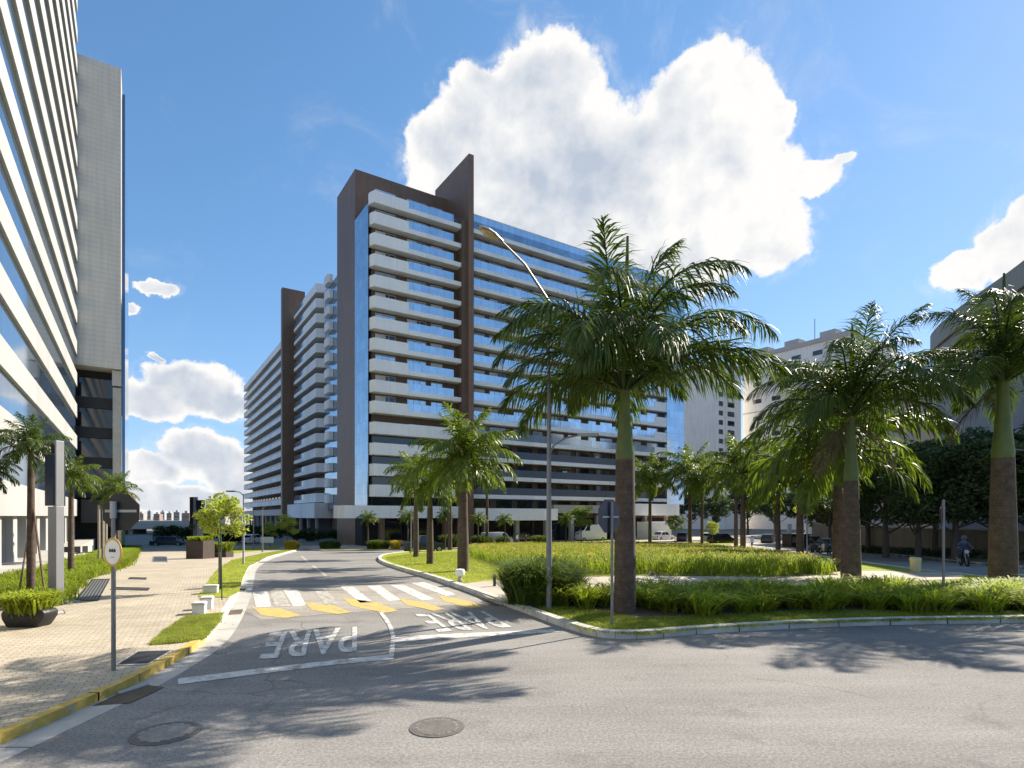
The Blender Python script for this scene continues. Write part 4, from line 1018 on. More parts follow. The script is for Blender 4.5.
def clumps(poly, d):
    a = np.array([p[:2] for p in poly]); lo, hi = a.min(0), a.max(0)
    X, Y = np.meshgrid(np.arange(lo[0], hi[0], d), np.arange(lo[1], hi[1], d)); P = np.stack([X.ravel(), Y.ravel()], 1)
    P += rng.uniform(-d*.33, d*.33, P.shape); return P[inside(poly, P)]
def thin_out(P, spots):
    for px, py, r in spots:
        c = G(px, py, .12); P = P[np.hypot(P[:, 0]-c.x, P[:, 1]-c.y) > r]
    g = np.random.default_rng(5); n = np.array([math.sin(x*1.9)+math.sin(y*2.3+x*.7)+g.uniform(-1, 1) for x, y in P])
    return P[n > -1.35]
BED_F = plan([(508,598),(540,606),(575,607),(612,615),(640,620),(700,616),(800,612),(920,613),(1024,612.5),(1250,612),(1250,594),(1024,595),(900,597),(760,598),(640,599),(575,598),(530,593)], .12)
PB = thin_out(clumps(BED_F, .56), ((625,613,.85),(851,584,.6),(1003,588,.7),(675,618,.5),(612,626,.4)))
o = blades('strap_leaf_border', PB, rng.uniform(.30, .56, len(PB)), .046, 1.15, strap, 1, nper=170, spread=.085, hv=.45); o['kind'] = 'stuff'
sheet('planting_bed', BED_F, .135, soil)
BED_Y = plan([(470,549),(520,546.5),(640,545.5),(700,548),(755,555),(815,568),(838,575),(760,577),(640,575.5),(560,574),(505,567),(476,558)], .12)
sheet('planting_bed', BED_Y, .135, soil)
o = blades('daylily_field', sample(BED_Y, 12000), .62, .035, .55, lily, 2, nper=8, spread=.14, mats=[lily, petal], frac=.0); o['kind'] = 'stuff'
PT = sample(BED_Y, 15000); g_ = np.random.default_rng(4); zz = Hv(PT[:, 1])+.12+g_.uniform(.50, .82, len(PT))
V, F = leaf_cloud([(0, 0, 0)], [0], len(PT), .055, 9); V = V+np.repeat(np.stack([PT[:, 0], PT[:, 1], zz], 1), 4, 0)
o = np_mesh('daylily_flowers', V, [F], [petal]); o['kind'] = 'stuff'
o = blades('tower_border', sample(BED_L, 2600), .42, .035, .7, lily, 3, nper=12, spread=.13); o['kind'] = 'stuff'
def tufts(polys, dens, seed):
    P = np.concatenate([sample(p, max(50, int(k))) for p, k in polys])
    ko = offset(KERB_I, -.42); P = P[(~inside(isl, P)) | inside(ko[:-1], P)]
    o = blades('grass', P, .055, .010, .6, blade, seed, nper=3, spread=.03); o['kind'] = 'stuff'
LAWN_F = plan([(500,601),(545,616),(590,632),(640,636),(700,630),(800,624),(920,621),(1040,619.5),(1040,612),(920,612),(800,611),(640,619),(600,612),(560,606)], .12)
LAWN_L = plan([(384,564),(400,569),(440,580),(462,584),(505,578),(505,567),(476,558),(470,551),(410,554),(386,557)], .12)
LAWN_M = plan([(505,567),(560,574),(640,575.5),(760,577),(838,575),(800,572),(760,574),(600,577),(510,578)], .12)
tufts([(LAWN_F, 14000), (LAWN_L, 12000), (LAWN_M, 4000), (GRASS_A, 6000), (GRASS_B, 5000)], 1, 6)
def bush(px, py, r, h, label, m, seed, n=2600, w=.03, group=None, dz=.12, cat='bush', name='spiky_bush'):
    p = G(px, py, dz); g = np.random.default_rng(seed); a = g.uniform(0, 2*math.pi, n//8); q = r*np.sqrt(g.uniform(0, 1, n//8))*.8
    P = np.stack([p.x+np.cos(a)*q, p.y+np.sin(a)*q], 1)
    o = blades(name, P, h*np.sqrt(np.clip(1-(q/r)**2, .12, 1)), w, .7, m, seed, nper=8, spread=.05, hv=.35, dz=dz)
    o.data.transform(Matrix.Translation((-p.x, -p.y, -p.z))); o.location = p
    return tag(o, label, cat, group)
dark_strap = mat('dark_strap_leaf', (.085,.125,.022), .55, var=.5, vscale=2, spec=.2, trans=.25)
bush(537, 603, 1.0, 1.15, 'large dark spiky bush at the corner of the island beside the lamp post', dark_strap, 21, 5200, .035)
bush(563, 600, .6, .85, 'smaller dark spiky bush touching the lamp post on its right', dark_strap, 22, 2400, .03)

# ------------------------------------------------------------------ street furniture
def octagon(mb, c, r, y0, y1, m, rot=0):
    pts = [(c[0]+r*math.cos(R(22.5+45*i)), c[2]+r*math.sin(R(22.5+45*i))) for i in range(8)]
    mb.extrude([(x, y0, z) for x, z in pts], (0, y1-y0, 0), m)
def stop_sign(px, py, ptop, label, r=.31, plate=True, rz=0.0, dz=.12, kind='stop_sign'):
    p = G(px, py, dz); h = (py-ptop)*p.y/FOC
    root = thing(kind, label, 'sign', p, rz)
    m = MB(); m.tube([(0, 0, -.2), (0, 0, h)], .034, 10, pole_m); m.build('pole', pole_m, root, smooth=True)
    m = MB(); m.tube([(0, 0, h), (0, 0, h+.02)], [.036, .01], 10, pole_m); m.build('cap', pole_m, root)
    return root, h
r, h = stop_sign(113.5, 671, 511, 'left stop sign seen from its black back, with a small oval notice below it', .32)
cz = h-.02
m = MB(); octagon(m, (.09, 0, cz), .33, .05, .062, black_m); pl = m.build('plate', black_m, r)
m = MB(); octagon(m, (.09, 0, cz), .33, .0625, .066, mat('sign_red', (.5,.02,.02), .4)); m.build('sign_face', None, pl)
for z in (cz+.02,):
    m = MB(); m.box(-.17, .36, .036, .05, z-.022, z+.022); m.build('clamp_bar', steel, r)
m = MB(); m.tube([(0, 0, cz-.10), (0, 0, cz+.18)], .05, 10, steel); m.build('bracket', steel, r)
# small oval notice, seen obliquely on the same pole
def oval(mb, rx, rz_, y0, y1, cz, m, n=24):
    mb.extrude([(rx*math.cos(2*math.pi*i/n), y0, cz+rz_*math.sin(2*math.pi*i/n)) for i in range(n)], (0, y1-y0, 0), m)
nz = h-.68
e = MB(); oval(e, .24, .24, -.052, -.044, nz, sign_amber); ov = e.build('notice_plate', sign_amber, r); ov.rotation_euler = (0, 0, R(-24)); ov.location = (.06, -.03, 0)
e = MB(); oval(e, .20, .20, -.0555, -.0525, nz, sign_white); e.build('notice_face', sign_white, ov)
for dx in (-.06, 0, .06):
    e = MB(); e.extrude([(dx-.024, -.0585, nz+.0), (dx+.024, -.0585, nz+.0), (dx+.028, -.0585, nz+.035), (dx, -.0585, nz+.065), (dx-.028, -.0585, nz+.035)], (0, .0025, 0), black_m); e.build('symbol', black_m, ov)
e = MB(); e.box(-.05, .05, -.0585, -.056, nz-.09, nz-.075); e.build('symbol', mat('sign_grey', (.35,.35,.35), .5), ov)
r, h = stop_sign(612, 626, 502, 'middle stop sign seen from its dark back, left of the largest palm trunk', rz=R(42))
m = MB(); octagon(m, (-.04, 0, h-.33), .42, .05, .062, navy); pl = m.build('plate', navy, r)
m = MB(); octagon(m, (-.04, 0, h-.33), .42, .0625, .066, MATS['sign_red']); m.build('sign_face', None, pl)
for z in (h-.35,):
    m = MB(); m.box(-.3, .3, .036, .05, z-.02, z+.02); m.build('clamp_bar', steel, r)
r, h = stop_sign(943.5, 608, 500, 'slim grey sign post with a small crossbar, left of the stout right palm', rz=R(44))
m = MB(); octagon(m, (.22, 0, h-.42), .36, .05, .062, black_m); pl = m.build('plate', black_m, r)
m = MB(); octagon(m, (.22, 0, h-.42), .36, .0625, .066, MATS['sign_red']); m.build('sign_face', None, pl)
m = MB(); m.box(-.14, .5, .036, .05, h-.24, h-.20); m.build('clamp_bar', steel, r)

def street_lamp():
    p = G(549, 609, .12); k = p.y/FOC
    root = thing('street_lamp', 'tall double-armed grey street lamp beside the largest palm', 'street lamp', p)
    H1 = (609-300)*k; zl = (609-437)*k
    m = MB(); m.lathe([(.12, -.1), (.12, .02), (.085, .05), (.075, 2.2), (.072, 2.22), (.055, 5), (.042, H1)], 12, pole_m); m.build('pole', pole_m, root, smooth=True)
    m = MB(); m.box(-.16, .16, -.16, .16, -.05, .03); m.build('base_plate', steel, root, bevel=.01)
    # long upper arm that leans out over the carriageway
    e = at(499, 239, p.y-1.2)-p; a = Vector((0, 0, H1-.05)); mid = a.lerp(e, .55)+Vector((.05, 0, .12))
    m = MB(); m.tube([a, mid, a.lerp(e, .86)+Vector((0, 0, .06)), e], [.042, .034, .03, .028], 9, pole_m); m.build('arm', pole_m, root, smooth=True)
    d = (e-a); d.z *= .25; d.normalize(); w = Vector((-d.y, d.x, 0)).normalized(); up = d.cross(w); up = up if up.z > 0 else -up
    m = MB(); n = 12
    prof = [(-.12, .035, .035), (.04, .075, .05), (.22, .13, .075), (.44, .14, .08), (.60, .10, .055), (.68, .03, .02)]
    rows = []
    for x, ry, rz_ in prof: rows.append([e+d*x+w*(ry*math.cos(2*math.pi*i/n))+up*(rz_*max(-.35, math.sin(2*math.pi*i/n))) for i in range(n)])
    for i in range(len(rows)-1):
        for j in range(n): m.face([rows[i][j], rows[i][(j+1) % n], rows[i+1][(j+1) % n], rows[i+1][j]])
    hd = m.build('lamp_head', mat('lamp_housing', (.30,.29,.27), .45, metal=.3, var=.1), root, smooth=True)
    m = MB(); rows = []
    for x, ry, dp in ((.08, .05, .0), (.18, .10, .04), (.34, .12, .08), (.48, .095, .06), (.58, .04, .0)):
        rows.append([e+d*x+w*(ry*math.cos(math.pi*(1+i/8)))+up*(-.036-dp*math.sin(math.pi*i/8)) for i in range(9)])
    for i in range(len(rows)-1):
        for j in range(8): m.face([rows[i][j], rows[i][j+1], rows[i+1][j+1], rows[i+1][j]])
    m.build('lens', lamp_amber, hd, smooth=True)
    # small lower arm
    m = MB(); m.tube([(.0, 0, zl-.55), (.12, -.05, zl-.25), (.42, -.1, zl-.05), (.8, -.15, zl+.03)], [.03, .027, .025, .024], 8, pole_m); m.build('arm', pole_m, root, smooth=True)
    m = MB(); m.prism([(.78,-.23),(1.3,-.26),(1.36,-.2),(1.3,-.1),(.78,-.09)], zl+.0, zl+.07); m.build('lamp_head', steel, root, bevel=.015)
street_lamp()
def lamp_post(px, py, ptop, label, arm=(.5, .1), group=None, dz=.12, r=.06):
    p = G(px, py, dz); h = (py-ptop)*p.y/FOC
    root = thing('lamp_post', label, 'street lamp', p, 0, group)
    m = MB(); m.lathe([(r*1.8, -.1), (r*1.7, .05), (r, .1), (r*.6, h)], 10, pole_m); m.build('pole', pole_m, root, smooth=True)
    m = MB(); m.tube([(0, 0, h-.1), (arm[0]*.4, 0, h+.1), (arm[0], arm[1], h+.16)], [.035, .03, .028], 8, pole_m); m.build('arm', pole_m, root, smooth=True)
    sx = 1 if arm[0] > 0 else -1
    m = MB(); m.prism([(arm[0], arm[1]-.09), (arm[0]+sx*.5, arm[1]-.07), (arm[0]+sx*.5, arm[1]+.07), (arm[0], arm[1]+.09)], h+.12, h+.2); m.build('lamp_head', dark_metal, root, bevel=.02)
GLP = 'slim lamp posts along the avenue'
lamp_post(243.5, 564, 494, 'slim lamp post at the bend of the left kerb, arm pointing left', (-.5, .0), GLP)
lamp_post(253.5, 550, 510, 'slim grey post in the car park, left of the pair near the white sign board', (-.4, 0), GLP, r=.08)
lamp_post(262.5, 552, 508, 'slim grey post beside the white sign board at the car park entrance', (.4, 0), GLP, r=.08)
lamp_post(411, 553, 511, 'slim lamp post behind the dark pickup with a bent arm', (.9, -.2), GLP, r=.08)
lamp_post(1030, 566, 452, 'lamp post at the right edge with its curved arm over the street', (-.9, 0), GLP)
lamp_post(774, 549, 500, 'thin lamp post by the curving path left of the small kiosk', (.4, 0), GLP, r=.05)
lamp_post(807, 560, 492, 'thin lamp post just right of the kiosk palms', (.4, 0), GLP, r=.05)

# sign totems
def totem(px, py, ptop, w, label, rz):
    p = G(px, py, .13); k = p.y/FOC; h = (py-ptop)*k
    root = thing('sign_totem', label, 'sign', p, rz)
    return root, h, k
r, h, k = totem(56, 603, 441, .5, 'tall grey sign totem with a dark navy panel beside the office tower', R(-20))
m = MB(); m.box(.02, .17, -.10, .12, -.1, h*.598); m.box(.102, .17, -.10, .12, h*.60, h); m.build('post', mat('totem_grey', (.27,.27,.275), .45, metal=.3, var=.06), r, bevel=.01)
m = MB(); m.box(-.27, .10, -.14, .20, h*.60, h*.915); m.build('sign_panel', navy, r, bevel=.008)
m = MB(); m.box(-.2, .018, -.10, .2, 0, h*.595); m.build('lower_panel', MATS['totem_grey'], r, bevel=.008)
m = MB(); m.box(-.10, .018, -.08, .18, h*.92, h*.985); m.build('top_box', black_m, r)
m = MB(); m.box(-.35, .45, -.25, .4, -.1, .04); m.build('base', concrete, r)
r, h, k = totem(196, 549, 497, 1, 'grey steel car park totem with a dark sign panel beside a brown planter box', R(-10))
m = MB(); m.box(-.75, -.25, -.2, .2, -.1, h); m.build('post', dark_metal, r)
m = MB(); m.box(-.248, .12, -.22, .2, -.1, h); m.build('post', MATS['totem_grey'], r, bevel=.02)
m = MB(); m.box(.122, 1.15, -.15, .15, h*.52, h*.94); m.build('sign_panel', navy, r)
m = MB(); m.box(.2, .95, -.12, .12, -.1, h*.515); m.build('lower_panel', slab_grey, r)
# brown planter box with plants, white block
def planter_box(px0, px1, py, ptop, d, label, hh):
    a = G(px0, py, .12); b = G(px1, py, .12); w = (b.x-a.x); p = a.lerp(b, .5)
    root = thing('planter_box', label, 'planter', p)
    h = (py-ptop)*p.y/FOC
    m = MB(); m.box(-w/2, w/2, 0, .08, -.1, h); m.box(-w/2, w/2, d-.08, d, -.1, h); m.box(-w/2, -w/2+.08, .08, d-.08, -.1, h); m.box(w/2-.08, w/2, .08, d-.08, -.1, h); m.build('box', corten, root)
    m = MB(); m.box(-w/2+.08, w/2-.08, .08, d-.08, 0, h-.08); m.build('soil', soil, root)
    g = np.random.default_rng(int(px0)); P = np.stack([g.uniform(-w/2+.1, w/2-.1, 500), g.uniform(.1, d-.1, 500)], 1)
    o = blades('plants', P, hh, .05, .6, lily, int(px0), nper=3, spread=.03, dz=0); o.data.transform(Matrix.Translation((0, 0, h-.08-0))); o.parent = root
planter_box(186, 203, 559, 541, 1.6, 'dark brown planter box on the plaza beside the car park totem', .35)
planter_box(208, 226, 557.5, 552, 1.2, 'low brown planter full of plants right of the taller planter box', .7)
# black two-lobed planter on the pavement
def black_planter():
    p = G(30, 626, .125); k = p.y/FOC
    root = thing('black_planter', 'black rubber planter with two lobes holding leafy plants on the left pavement', 'planter', p)
    m = MB(); W = 22*k; hh = 17*k
    prof = [(-.72, 0), (.66, 0), (.95, .55), (1.0, .85), (.86, 1.05), (.62, .98), (.40, .72), (.12, .80), (-.1, .72), (-.34, .76), (-.62, 1.0), (-.88, 1.02), (-1.0, .78), (-.94, .45)]
    m.extrude([(x*W, -.22, z*hh) for x, z in prof], (0, .44, 0)); m.build('tub', black_m, root, bevel=.05, smooth=True)
    g = np.random.default_rng(8); P = np.stack([g.uniform(-.5, .5, 260)*W*1.4, g.uniform(-.18, .18, 260)], 1)
    o = blades('plants', P, .52, .045, .7, strap, 77, nper=3, spread=.03, dz=0); o.data.transform(Matrix.Translation((0, 0, hh*.55))); o.parent = root
black_planter()
# wooden props of the young palms
def stake(a, b, label, m=wood, r=.03, group='stakes propping young trees', name='wooden_stake'):
    a = Vector(a); b = Vector(b); o = MB(); o.tube([(0, 0, 0), b-a], [r, r*.85], 7, m); ob = o.build(name, m, smooth=True); ob.location = a; return tag(ob, label, 'stake', group)
pb = G(31, 601, .12); tp = pb+Vector((0, 0, (601-500)*pb.y/FOC))
stake(G(17, 604, .1), tp-Vector((.05, 0, .9)), 'wooden prop leaning up to the slim palm from its left')
stake(G(46, 602, .1), tp+Vector((.03, 0, .1)), 'wooden prop leaning up to the slim palm from its right')
pb = G(221, 590, .12)
stake(G(219, 586, .1), G(219, 586, .1)+Vector((0, 0, 2.1)), 'thin dark stake just left of the young yellow-green tree trunk', pole_m, .025)
stake(G(222, 600.5, .1), G(222, 600.5, .1)+Vector((-.04, 0, 2.4)), 'thin green stake in front of the young yellow-green tree', mat('green_stake', (.03,.06,.03), .6), .02)
for i, (x, y, yt) in enumerate(((99, 566, 505), (103, 566, 503), (106, 563, 507))):
    q = G(x, y, .1); stake(q, q+Vector((.02*i, 0, (y-yt)*q.y/FOC)), ('left', 'middle', 'right')[i]+' of three pale timber posts behind the left stop sign', mat('pale_timber', (.30,.26,.21), .8, var=.2), .07, 'pale timber posts', 'timber_post')
q = G(96, 565, .1); hq = (565-503)*q.y/FOC
# drains, covers
def flat_quad(name, pxs, label, cat, fill, frame=None, bars=0, dz=.13, group=None):
    P = plan(pxs, dz); c = sum(P, Vector())/4; c.z = H(c.y)+dz
    root = thing(name, label, cat, c, 0, group); q = [p-c for p in P]
    def lerp(u, v): return (q[0]*(1-u)+q[1]*u)*(1-v)+(q[3]*(1-u)+q[2]*u)*v
    def patch(mb, u0, u1, v0, v1, z0, z1): mb.extrude([lerp(u0, v0)+Vector((0,0,z0)), lerp(u1, v0)+Vector((0,0,z0)), lerp(u1, v1)+Vector((0,0,z0)), lerp(u0, v1)+Vector((0,0,z0))], (0, 0, z1-z0))
    fw = .05
    m = MB(); patch(m, fw, 1-fw, fw, 1-fw, -.03, .004); m.build('pan', black_m if bars else fill, root)
    m = MB(); patch(m, 0, 1, 0, fw, -.03, .014); patch(m, 0, 1, 1-fw, 1, -.03, .014); patch(m, 0, fw, fw, 1-fw, -.03, .014); patch(m, 1-fw, 1, fw, 1-fw, -.03, .014); m.build('frame', frame or steel, root)
    for i in range(bars):
        u = fw+(1-2*fw)*(i+.5)/bars; m = MB(); patch(m, u-.22/bars, u+.22/bars, fw, 1-fw, .0045, .012); m.build('bar', fill, root)
    return root
grate_dark = mat('grate_dark', (.05,.05,.052), .6, metal=.3, var=.3, vscale=5)
flat_quad('drain_grate', [(114,666),(148,665),(174,650),(137,651.5)], 'dark square drain grate in the pavement behind the yellow kerb', 'drain', grate_dark, concrete, 14)
flat_quad('drain_grate', [(75,601),(98,601),(110,579),(92,579.5)], 'long black striped drain grate beside the left planting', 'drain', mat('grate_grey', (.17,.17,.17), .6, metal=.3), black_m, 6)
flat_quad('access_cover', [(78,565),(96,566),(98,561),(84,560)], 'small dark cover set in the greenery by the tower', 'cover', grate_dark, steel, 0, .2)
flat_quad('access_cover', [(110,589.5),(148,590.5),(150,588),(114,587.2)], 'narrow dark slot cover across the plaza paving', 'cover', grate_dark, grate_dark, 0)
flat_quad('access_cover', [(128,579),(146,579.5),(147,577.8),(130,577.4)], 'smaller dark slot cover farther back on the plaza', 'cover', grate_dark, grate_dark, 0)
flat_quad('access_cover', [(152,562),(168,562),(167,556.5),(153,556.5)], 'dark rectangular cover near the brown planter box', 'cover', grate_dark, steel, 0)
flat_quad('access_cover', [(52,615),(66,613.5),(64,610),(52,611)], 'small pale lid on the pavement right of the black planter', 'cover', concrete, steel, 0)
def manhole(px, py, r, label):
    p = G(px, py, .006); root = thing('manhole_cover', label, 'manhole cover', p, px*.01, 'manhole covers')
    m = MB(); m.lathe([(r*1.16, -.03), (r*1.16, .004), (r*1.03, .007), (r*1.02, -.02)], 40, iron); m.build('rim', concrete if False else iron, root)
    m = MB(); m.lathe([(r, -.03), (r, .004), (r*.97, .006), (.01, .006)], 40, iron); lid = m.build('lid', dark_metal, root)
    m = MB()
    for i in range(-6, 7):
        for j in range(-6, 7):
            if i*i+j*j < 40: m.box(i*r*.14-.025, i*r*.14+.025, j*r*.14-.025, j*r*.14+.025, .0062, .011)
    m.build('stud_pattern', mat('iron_stud', (.27,.25,.22), .6, metal=.4, var=.3, vscale=9), lid)
manhole(437, 727, .30, 'round iron manhole cover in the sunlit road at the bottom centre')
manhole(166, 733, .34, 'round iron manhole cover in the palm shadow at the lower left')
# storm inlet beside the yellow kerb and slots at the crossing
def inlet(pxs, label):
    P = plan(pxs, .008); c = sum(P, Vector())/len(P); c.z = H(c.y)+.008
    root = thing('storm_inlet', label, 'drain', c, 0)
    m = MB(); m.extrude([p-c for p in P], (0, 0, .002)); m.build('opening', soil, root)
    m = MB(); m.tube([P[-1]-c+Vector((0,0,.01)), P[-2]-c+Vector((0,0,.01))], .03, 6, concrete); m.build('lip', concrete, root)
inlet([(92,706),(130,703),(150,694),(164,687),(148,685),(118,694)], 'dirt-filled storm drain inlet under the yellow kerb')
inlet([(228,615),(241,614),(243,610),(230,611)], 'dark drain slot at the near end of the crossing by the left kerb')
inlet([(233,592),(244,591.5),(246,589),(235,589.5)], 'dark drain slot at the far end of the crossing by the left kerb')
inlet([(480,602),(494,606),(502,605),(488,600)], 'dark drain slot at the right end of the crossing by the island kerb')
# small blocks, bollards, bin
def block(px, py, w, h, d, label, m=sign_white, name='concrete_block', rz=.3, cap=None, group=None, dz=.13):
    p = G(px, py, dz); root = thing(name, label, 'bollard' if 'bollard' in name else 'block', p, rz, group)
    mb = MB(); mb.box(-w/2, w/2, -d/2, d/2, -.05, h); mb.build('body', m, root, bevel=.03)
    mb = MB(); mb.box(-w/2-.015, w/2+.015, -d/2-.015, d/2+.015, h-.06, h-.03); mb.build('band', cap or concrete, root)
pale_block = mat('pale_block', (.60,.58,.53), .8, var=.12, vscale=4)
block(199.5, 613, .30, .30, .34, 'grey-white concrete block on the grass strip edge, left of the pair', pale_block)
block(207, 608.5, .30, .34, .3, 'brighter white block touching the kerb, right of the pair', mat('bright_block', (.75,.74,.71), .7, var=.08, vscale=4))
block(211, 593, .42, .28, .3, 'white block at the foot of the young tree stakes', pale_block)
block(494.5, 586, .10, .42, .10, 'short dark green bollard by the paved island corner', mat('bollard_green', (.03,.05,.025), .6), 'bollard')
def spot(px, py, label):
    p = G(px, py, .12); root = thing('garden_spotlight', label, 'garden light', p)
    m = MB(); m.lathe([(.10, -.05), (.10, .1), (.07, .14), (.07, .2)], 14, concrete); m.build('base', concrete, root)
    m = MB(); m.lathe([(.05, .2), (.17, .27), (.2, .42), (.16, .5), (.03, .52)], 16, sign_white); m.build('head', sign_white, root, smooth=True)
spot(460, 582, 'white mushroom-shaped garden light on the lawn below the tallest cluster palm')
def bin_():
    p = G(915.5, 572, .12); root = thing('litter_bin', 'small cream litter bin by the path on the right', 'bin', p)
    m = MB(); m.lathe([(.20, 0), (.235, .55), (.245, .56), (.245, .6)], 16, mat('cream_plastic', (.60,.52,.28), .6, var=.12, vscale=3)); m.build('body', MATS['cream_plastic'], root, smooth=True)
    m = MB(); m.lathe([(.25, .6), (.25, .63), (.2, .68), (.02, .7)], 16, MATS['cream_plastic']); m.build('lid', MATS['cream_plastic'], root, smooth=True)
bin_()

# ------------------------------------------------------------------ vehicles
def paint(name, c): return mat(name, c, .25, var=.04, spec=.6)
def make_car(name, label, cat, p, rz, body_m, L=4.2, W=1.76, Hh=1.5, kind='hatch', group=None):
    root = thing(name, label, cat, p, rz, group)
    hw = W/2; r = .31 if Hh < 1.7 else .36; gc = .2 if Hh < 1.7 else .3; belt = Hh*.60
    fx, bx = L/2, -L/2
    bonnet = belt-.05
    if kind == 'van':
        out = [(bx+.03, gc+.1), (bx, belt), (bx+.06, Hh-.08), (bx+.25, Hh), (fx-1.4, Hh), (fx-.75, belt+.1), (fx-.1, belt-.12), (fx, gc+.3), (fx-.05, gc)]
        cab = None
    else:
        out = [(bx+.06, gc), (bx, gc+.25), (bx+.03, belt-.04), (bx+.12, belt+.01), (fx-1.15, belt+.02), (fx-.35, bonnet-.06), (fx-.05, bonnet-.2), (fx, gc+.22), (fx-.08, gc)]
        if kind == 'pickup': cab = [(bx+1.55, belt), (bx+1.7, Hh-.05), (bx+1.95, Hh), (fx-1.95, Hh), (fx-1.2, belt)]
        elif kind == 'sedan': cab = [(bx+.55, belt), (bx+1.15, Hh-.04), (bx+1.5, Hh), (fx-1.9, Hh), (fx-1.1, belt)]
        else: cab = [(bx+.1, belt), (bx+.35, Hh-.1), (bx+.7, Hh), (fx-1.75, Hh), (fx-1.0, belt)]
    m = MB(); m.extrude([(x, -hw, z) for x, z in out], (0, W, 0), body_m)
    wx = (fx-.78, bx+.78)
    if cab:
        n = len(cab); ins = .16
        lo = [(x, z) for x, z in cab]
        def yy(z): return hw-.03-(z-belt)/(Hh-belt)*ins
        a = [(x, -yy(z), z) for x, z in lo]; b = [(x, yy(z), z) for x, z in lo]
        m.face(a, body_m); m.face(b[::-1], body_m)
        for i in range(n): j = (i+1) % n; m.face([a[i], b[i], b[j], a[j]], body_m)
    m.build('body', body_m, root, bevel=.035, smooth=True)
    # glass
    if cab:
        x0, x1 = cab[1][0]+.12, cab[3][0]+.05
        for sd in (-1, 1):
            q = MB(); zb, zt = belt+.06, Hh-.10; yb = (yy(zb)+.006)*sd; yt = (yy(zt)+.006)*sd
            xa = cab[0][0]+.25; xb = cab[-1][0]-.28; mid = (x0+x1)/2
            q.face([(xa+.05, yb, zb), (mid-.04, yb, zb), (mid-.04, yt, zt), (x0+.1, yt, zt)], car_glass)
            q.face([(mid+.04, yb, zb), (xb, yb, zb), (x1-.02, yt, zt), (mid+.04, yt, zt)], car_glass); q.build('side_window', car_glass, root)
        q = MB(); c3, c4 = cab[3], cab[-1]
        def lp(t): return (c4[0]+(c3[0]-c4[0])*t+.012, c4[1]+(c3[1]-c4[1])*t+.008)
        (xa, za), (xb, zb) = lp(.12), lp(.9); q.face([(xa, -yy(za)+.1, za), (xa, yy(za)-.1, za), (xb, yy(zb)-.08, zb), (xb, -yy(zb)+.08, zb)], car_glass); q.build('windscreen', car_glass, root)
        c0, c1 = cab[0], cab[1]; q = MB()
        def lp2(t): return (c0[0]+(c1[0]-c0[0])*t-.012, c0[1]+(c1[1]-c0[1])*t+.005)
        (xa, za), (xb, zb) = lp2(.2), lp2(.92); q.face([(xa, -yy(za)+.1, za), (xb, -yy(zb)+.08, zb), (xb, yy(zb)-.08, zb), (xa, yy(za)-.1, za)], car_glass); q.build('rear_window', car_glass, root)
    else:
        for sd in (-1, 1):
            q = MB(); y = (hw+.006)*sd; q.face([(fx-1.9, y, belt+.12), (fx-.95, y, belt+.12), (fx-1.38, y, Hh-.14), (fx-1.9, y, Hh-.14)], car_glass); q.build('side_window', car_glass, root)
        q = MB(); q.face([(fx-.80, -hw+.12, belt+.2), (fx-.80, hw-.12, belt+.2), (fx-1.33, hw-.15, Hh-.1), (fx-1.33, -hw+.15, Hh-.1)], car_glass); q.build('windscreen', car_glass, root)
    if kind == 'pickup':
        q = MB(); q.box(bx+.1, bx+1.5, -hw+.1, hw-.1, belt-.0, belt+.035, black_m); q.build('load_bed', black_m, root)
    for x in wx:
        for sd in (-1, 1):
            q = MB(); q.tube([(x, sd*(hw-.2), r), (x, sd*(hw+.012), r)], r, 20, tyre); w = q.build('wheel', tyre, root, bevel=.02)
            q = MB(); q.tube([(x, sd*(hw+.0), r), (x, sd*(hw+.022), r)], r*.62, 16, rim_m); q.build('rim', rim_m, w)
    for sd in (-1, 1):
        q = MB(); q.box(fx-.2, fx+.004, sd*hw*.62-.16, sd*hw*.62+.16, bonnet-.32, bonnet-.18); q.build('headlight', light_m, root, bevel=.02)
        q = MB(); q.box(bx-.004, bx+.1, sd*hw*.8-.1, sd*hw*.8+.1, belt-.3, belt-.08); q.build('tail_light', red_m, root, bevel=.015)
        q = MB(); q.box(fx-1.45, fx-1.28, sd*(hw+.11)-.07, sd*(hw+.11)+.07, belt+.02, belt+.14); q.build('mirror', body_m, root, bevel=.02)
    q = MB(); q.box(fx-.06, fx+.006, -.26, .26, gc+.12, gc+.24); q.build('number_plate', sign_white, root)
    q = MB(); q.box(fx-.1, fx+.004, -hw*.45, hw*.45, bonnet-.34, bonnet-.2); q.build('grille', black_m, root)
    return root
def gp(px, Y): return ((px-HX)/FOC*Y, Y, H(Y)+.004)
GV = 'vehicles in the avenue and car park'
make_car('parked_pickup', 'dark green-black pickup parked behind the slim palm cluster', 'pickup', gp(423, 63), GRID, paint('paint_dark_green', (.015,.02,.018)), 4.6, 1.85, 1.85, 'pickup', GV)
make_car('parked_car', 'white hatchback at the car park entrance by the white sign board', 'car', gp(254, 92), R(80), paint('paint_white', (.72,.72,.70)), 4.0, 1.7, 1.5, 'hatch', GV)
make_car('parked_car', 'dark sedan in the shade left of the white hatchback', 'car', gp(236, 95), R(75), paint('paint_black', (.015,.015,.017)), 4.4, 1.75, 1.45, 'sedan', GV)
make_car('parked_car', 'dark car parked at the far end of the left plaza', 'car', gp(168, 84), R(20), paint('paint_slate', (.04,.045,.055)), 4.4, 1.75, 1.45, 'sedan', GV)
make_car('parked_van', 'silver van by the entrance canopy behind the flower bed', 'van', gp(497, 85), GRID, paint('paint_silver', (.45,.46,.47)), 4.6, 1.85, 2.0, 'van', GV)
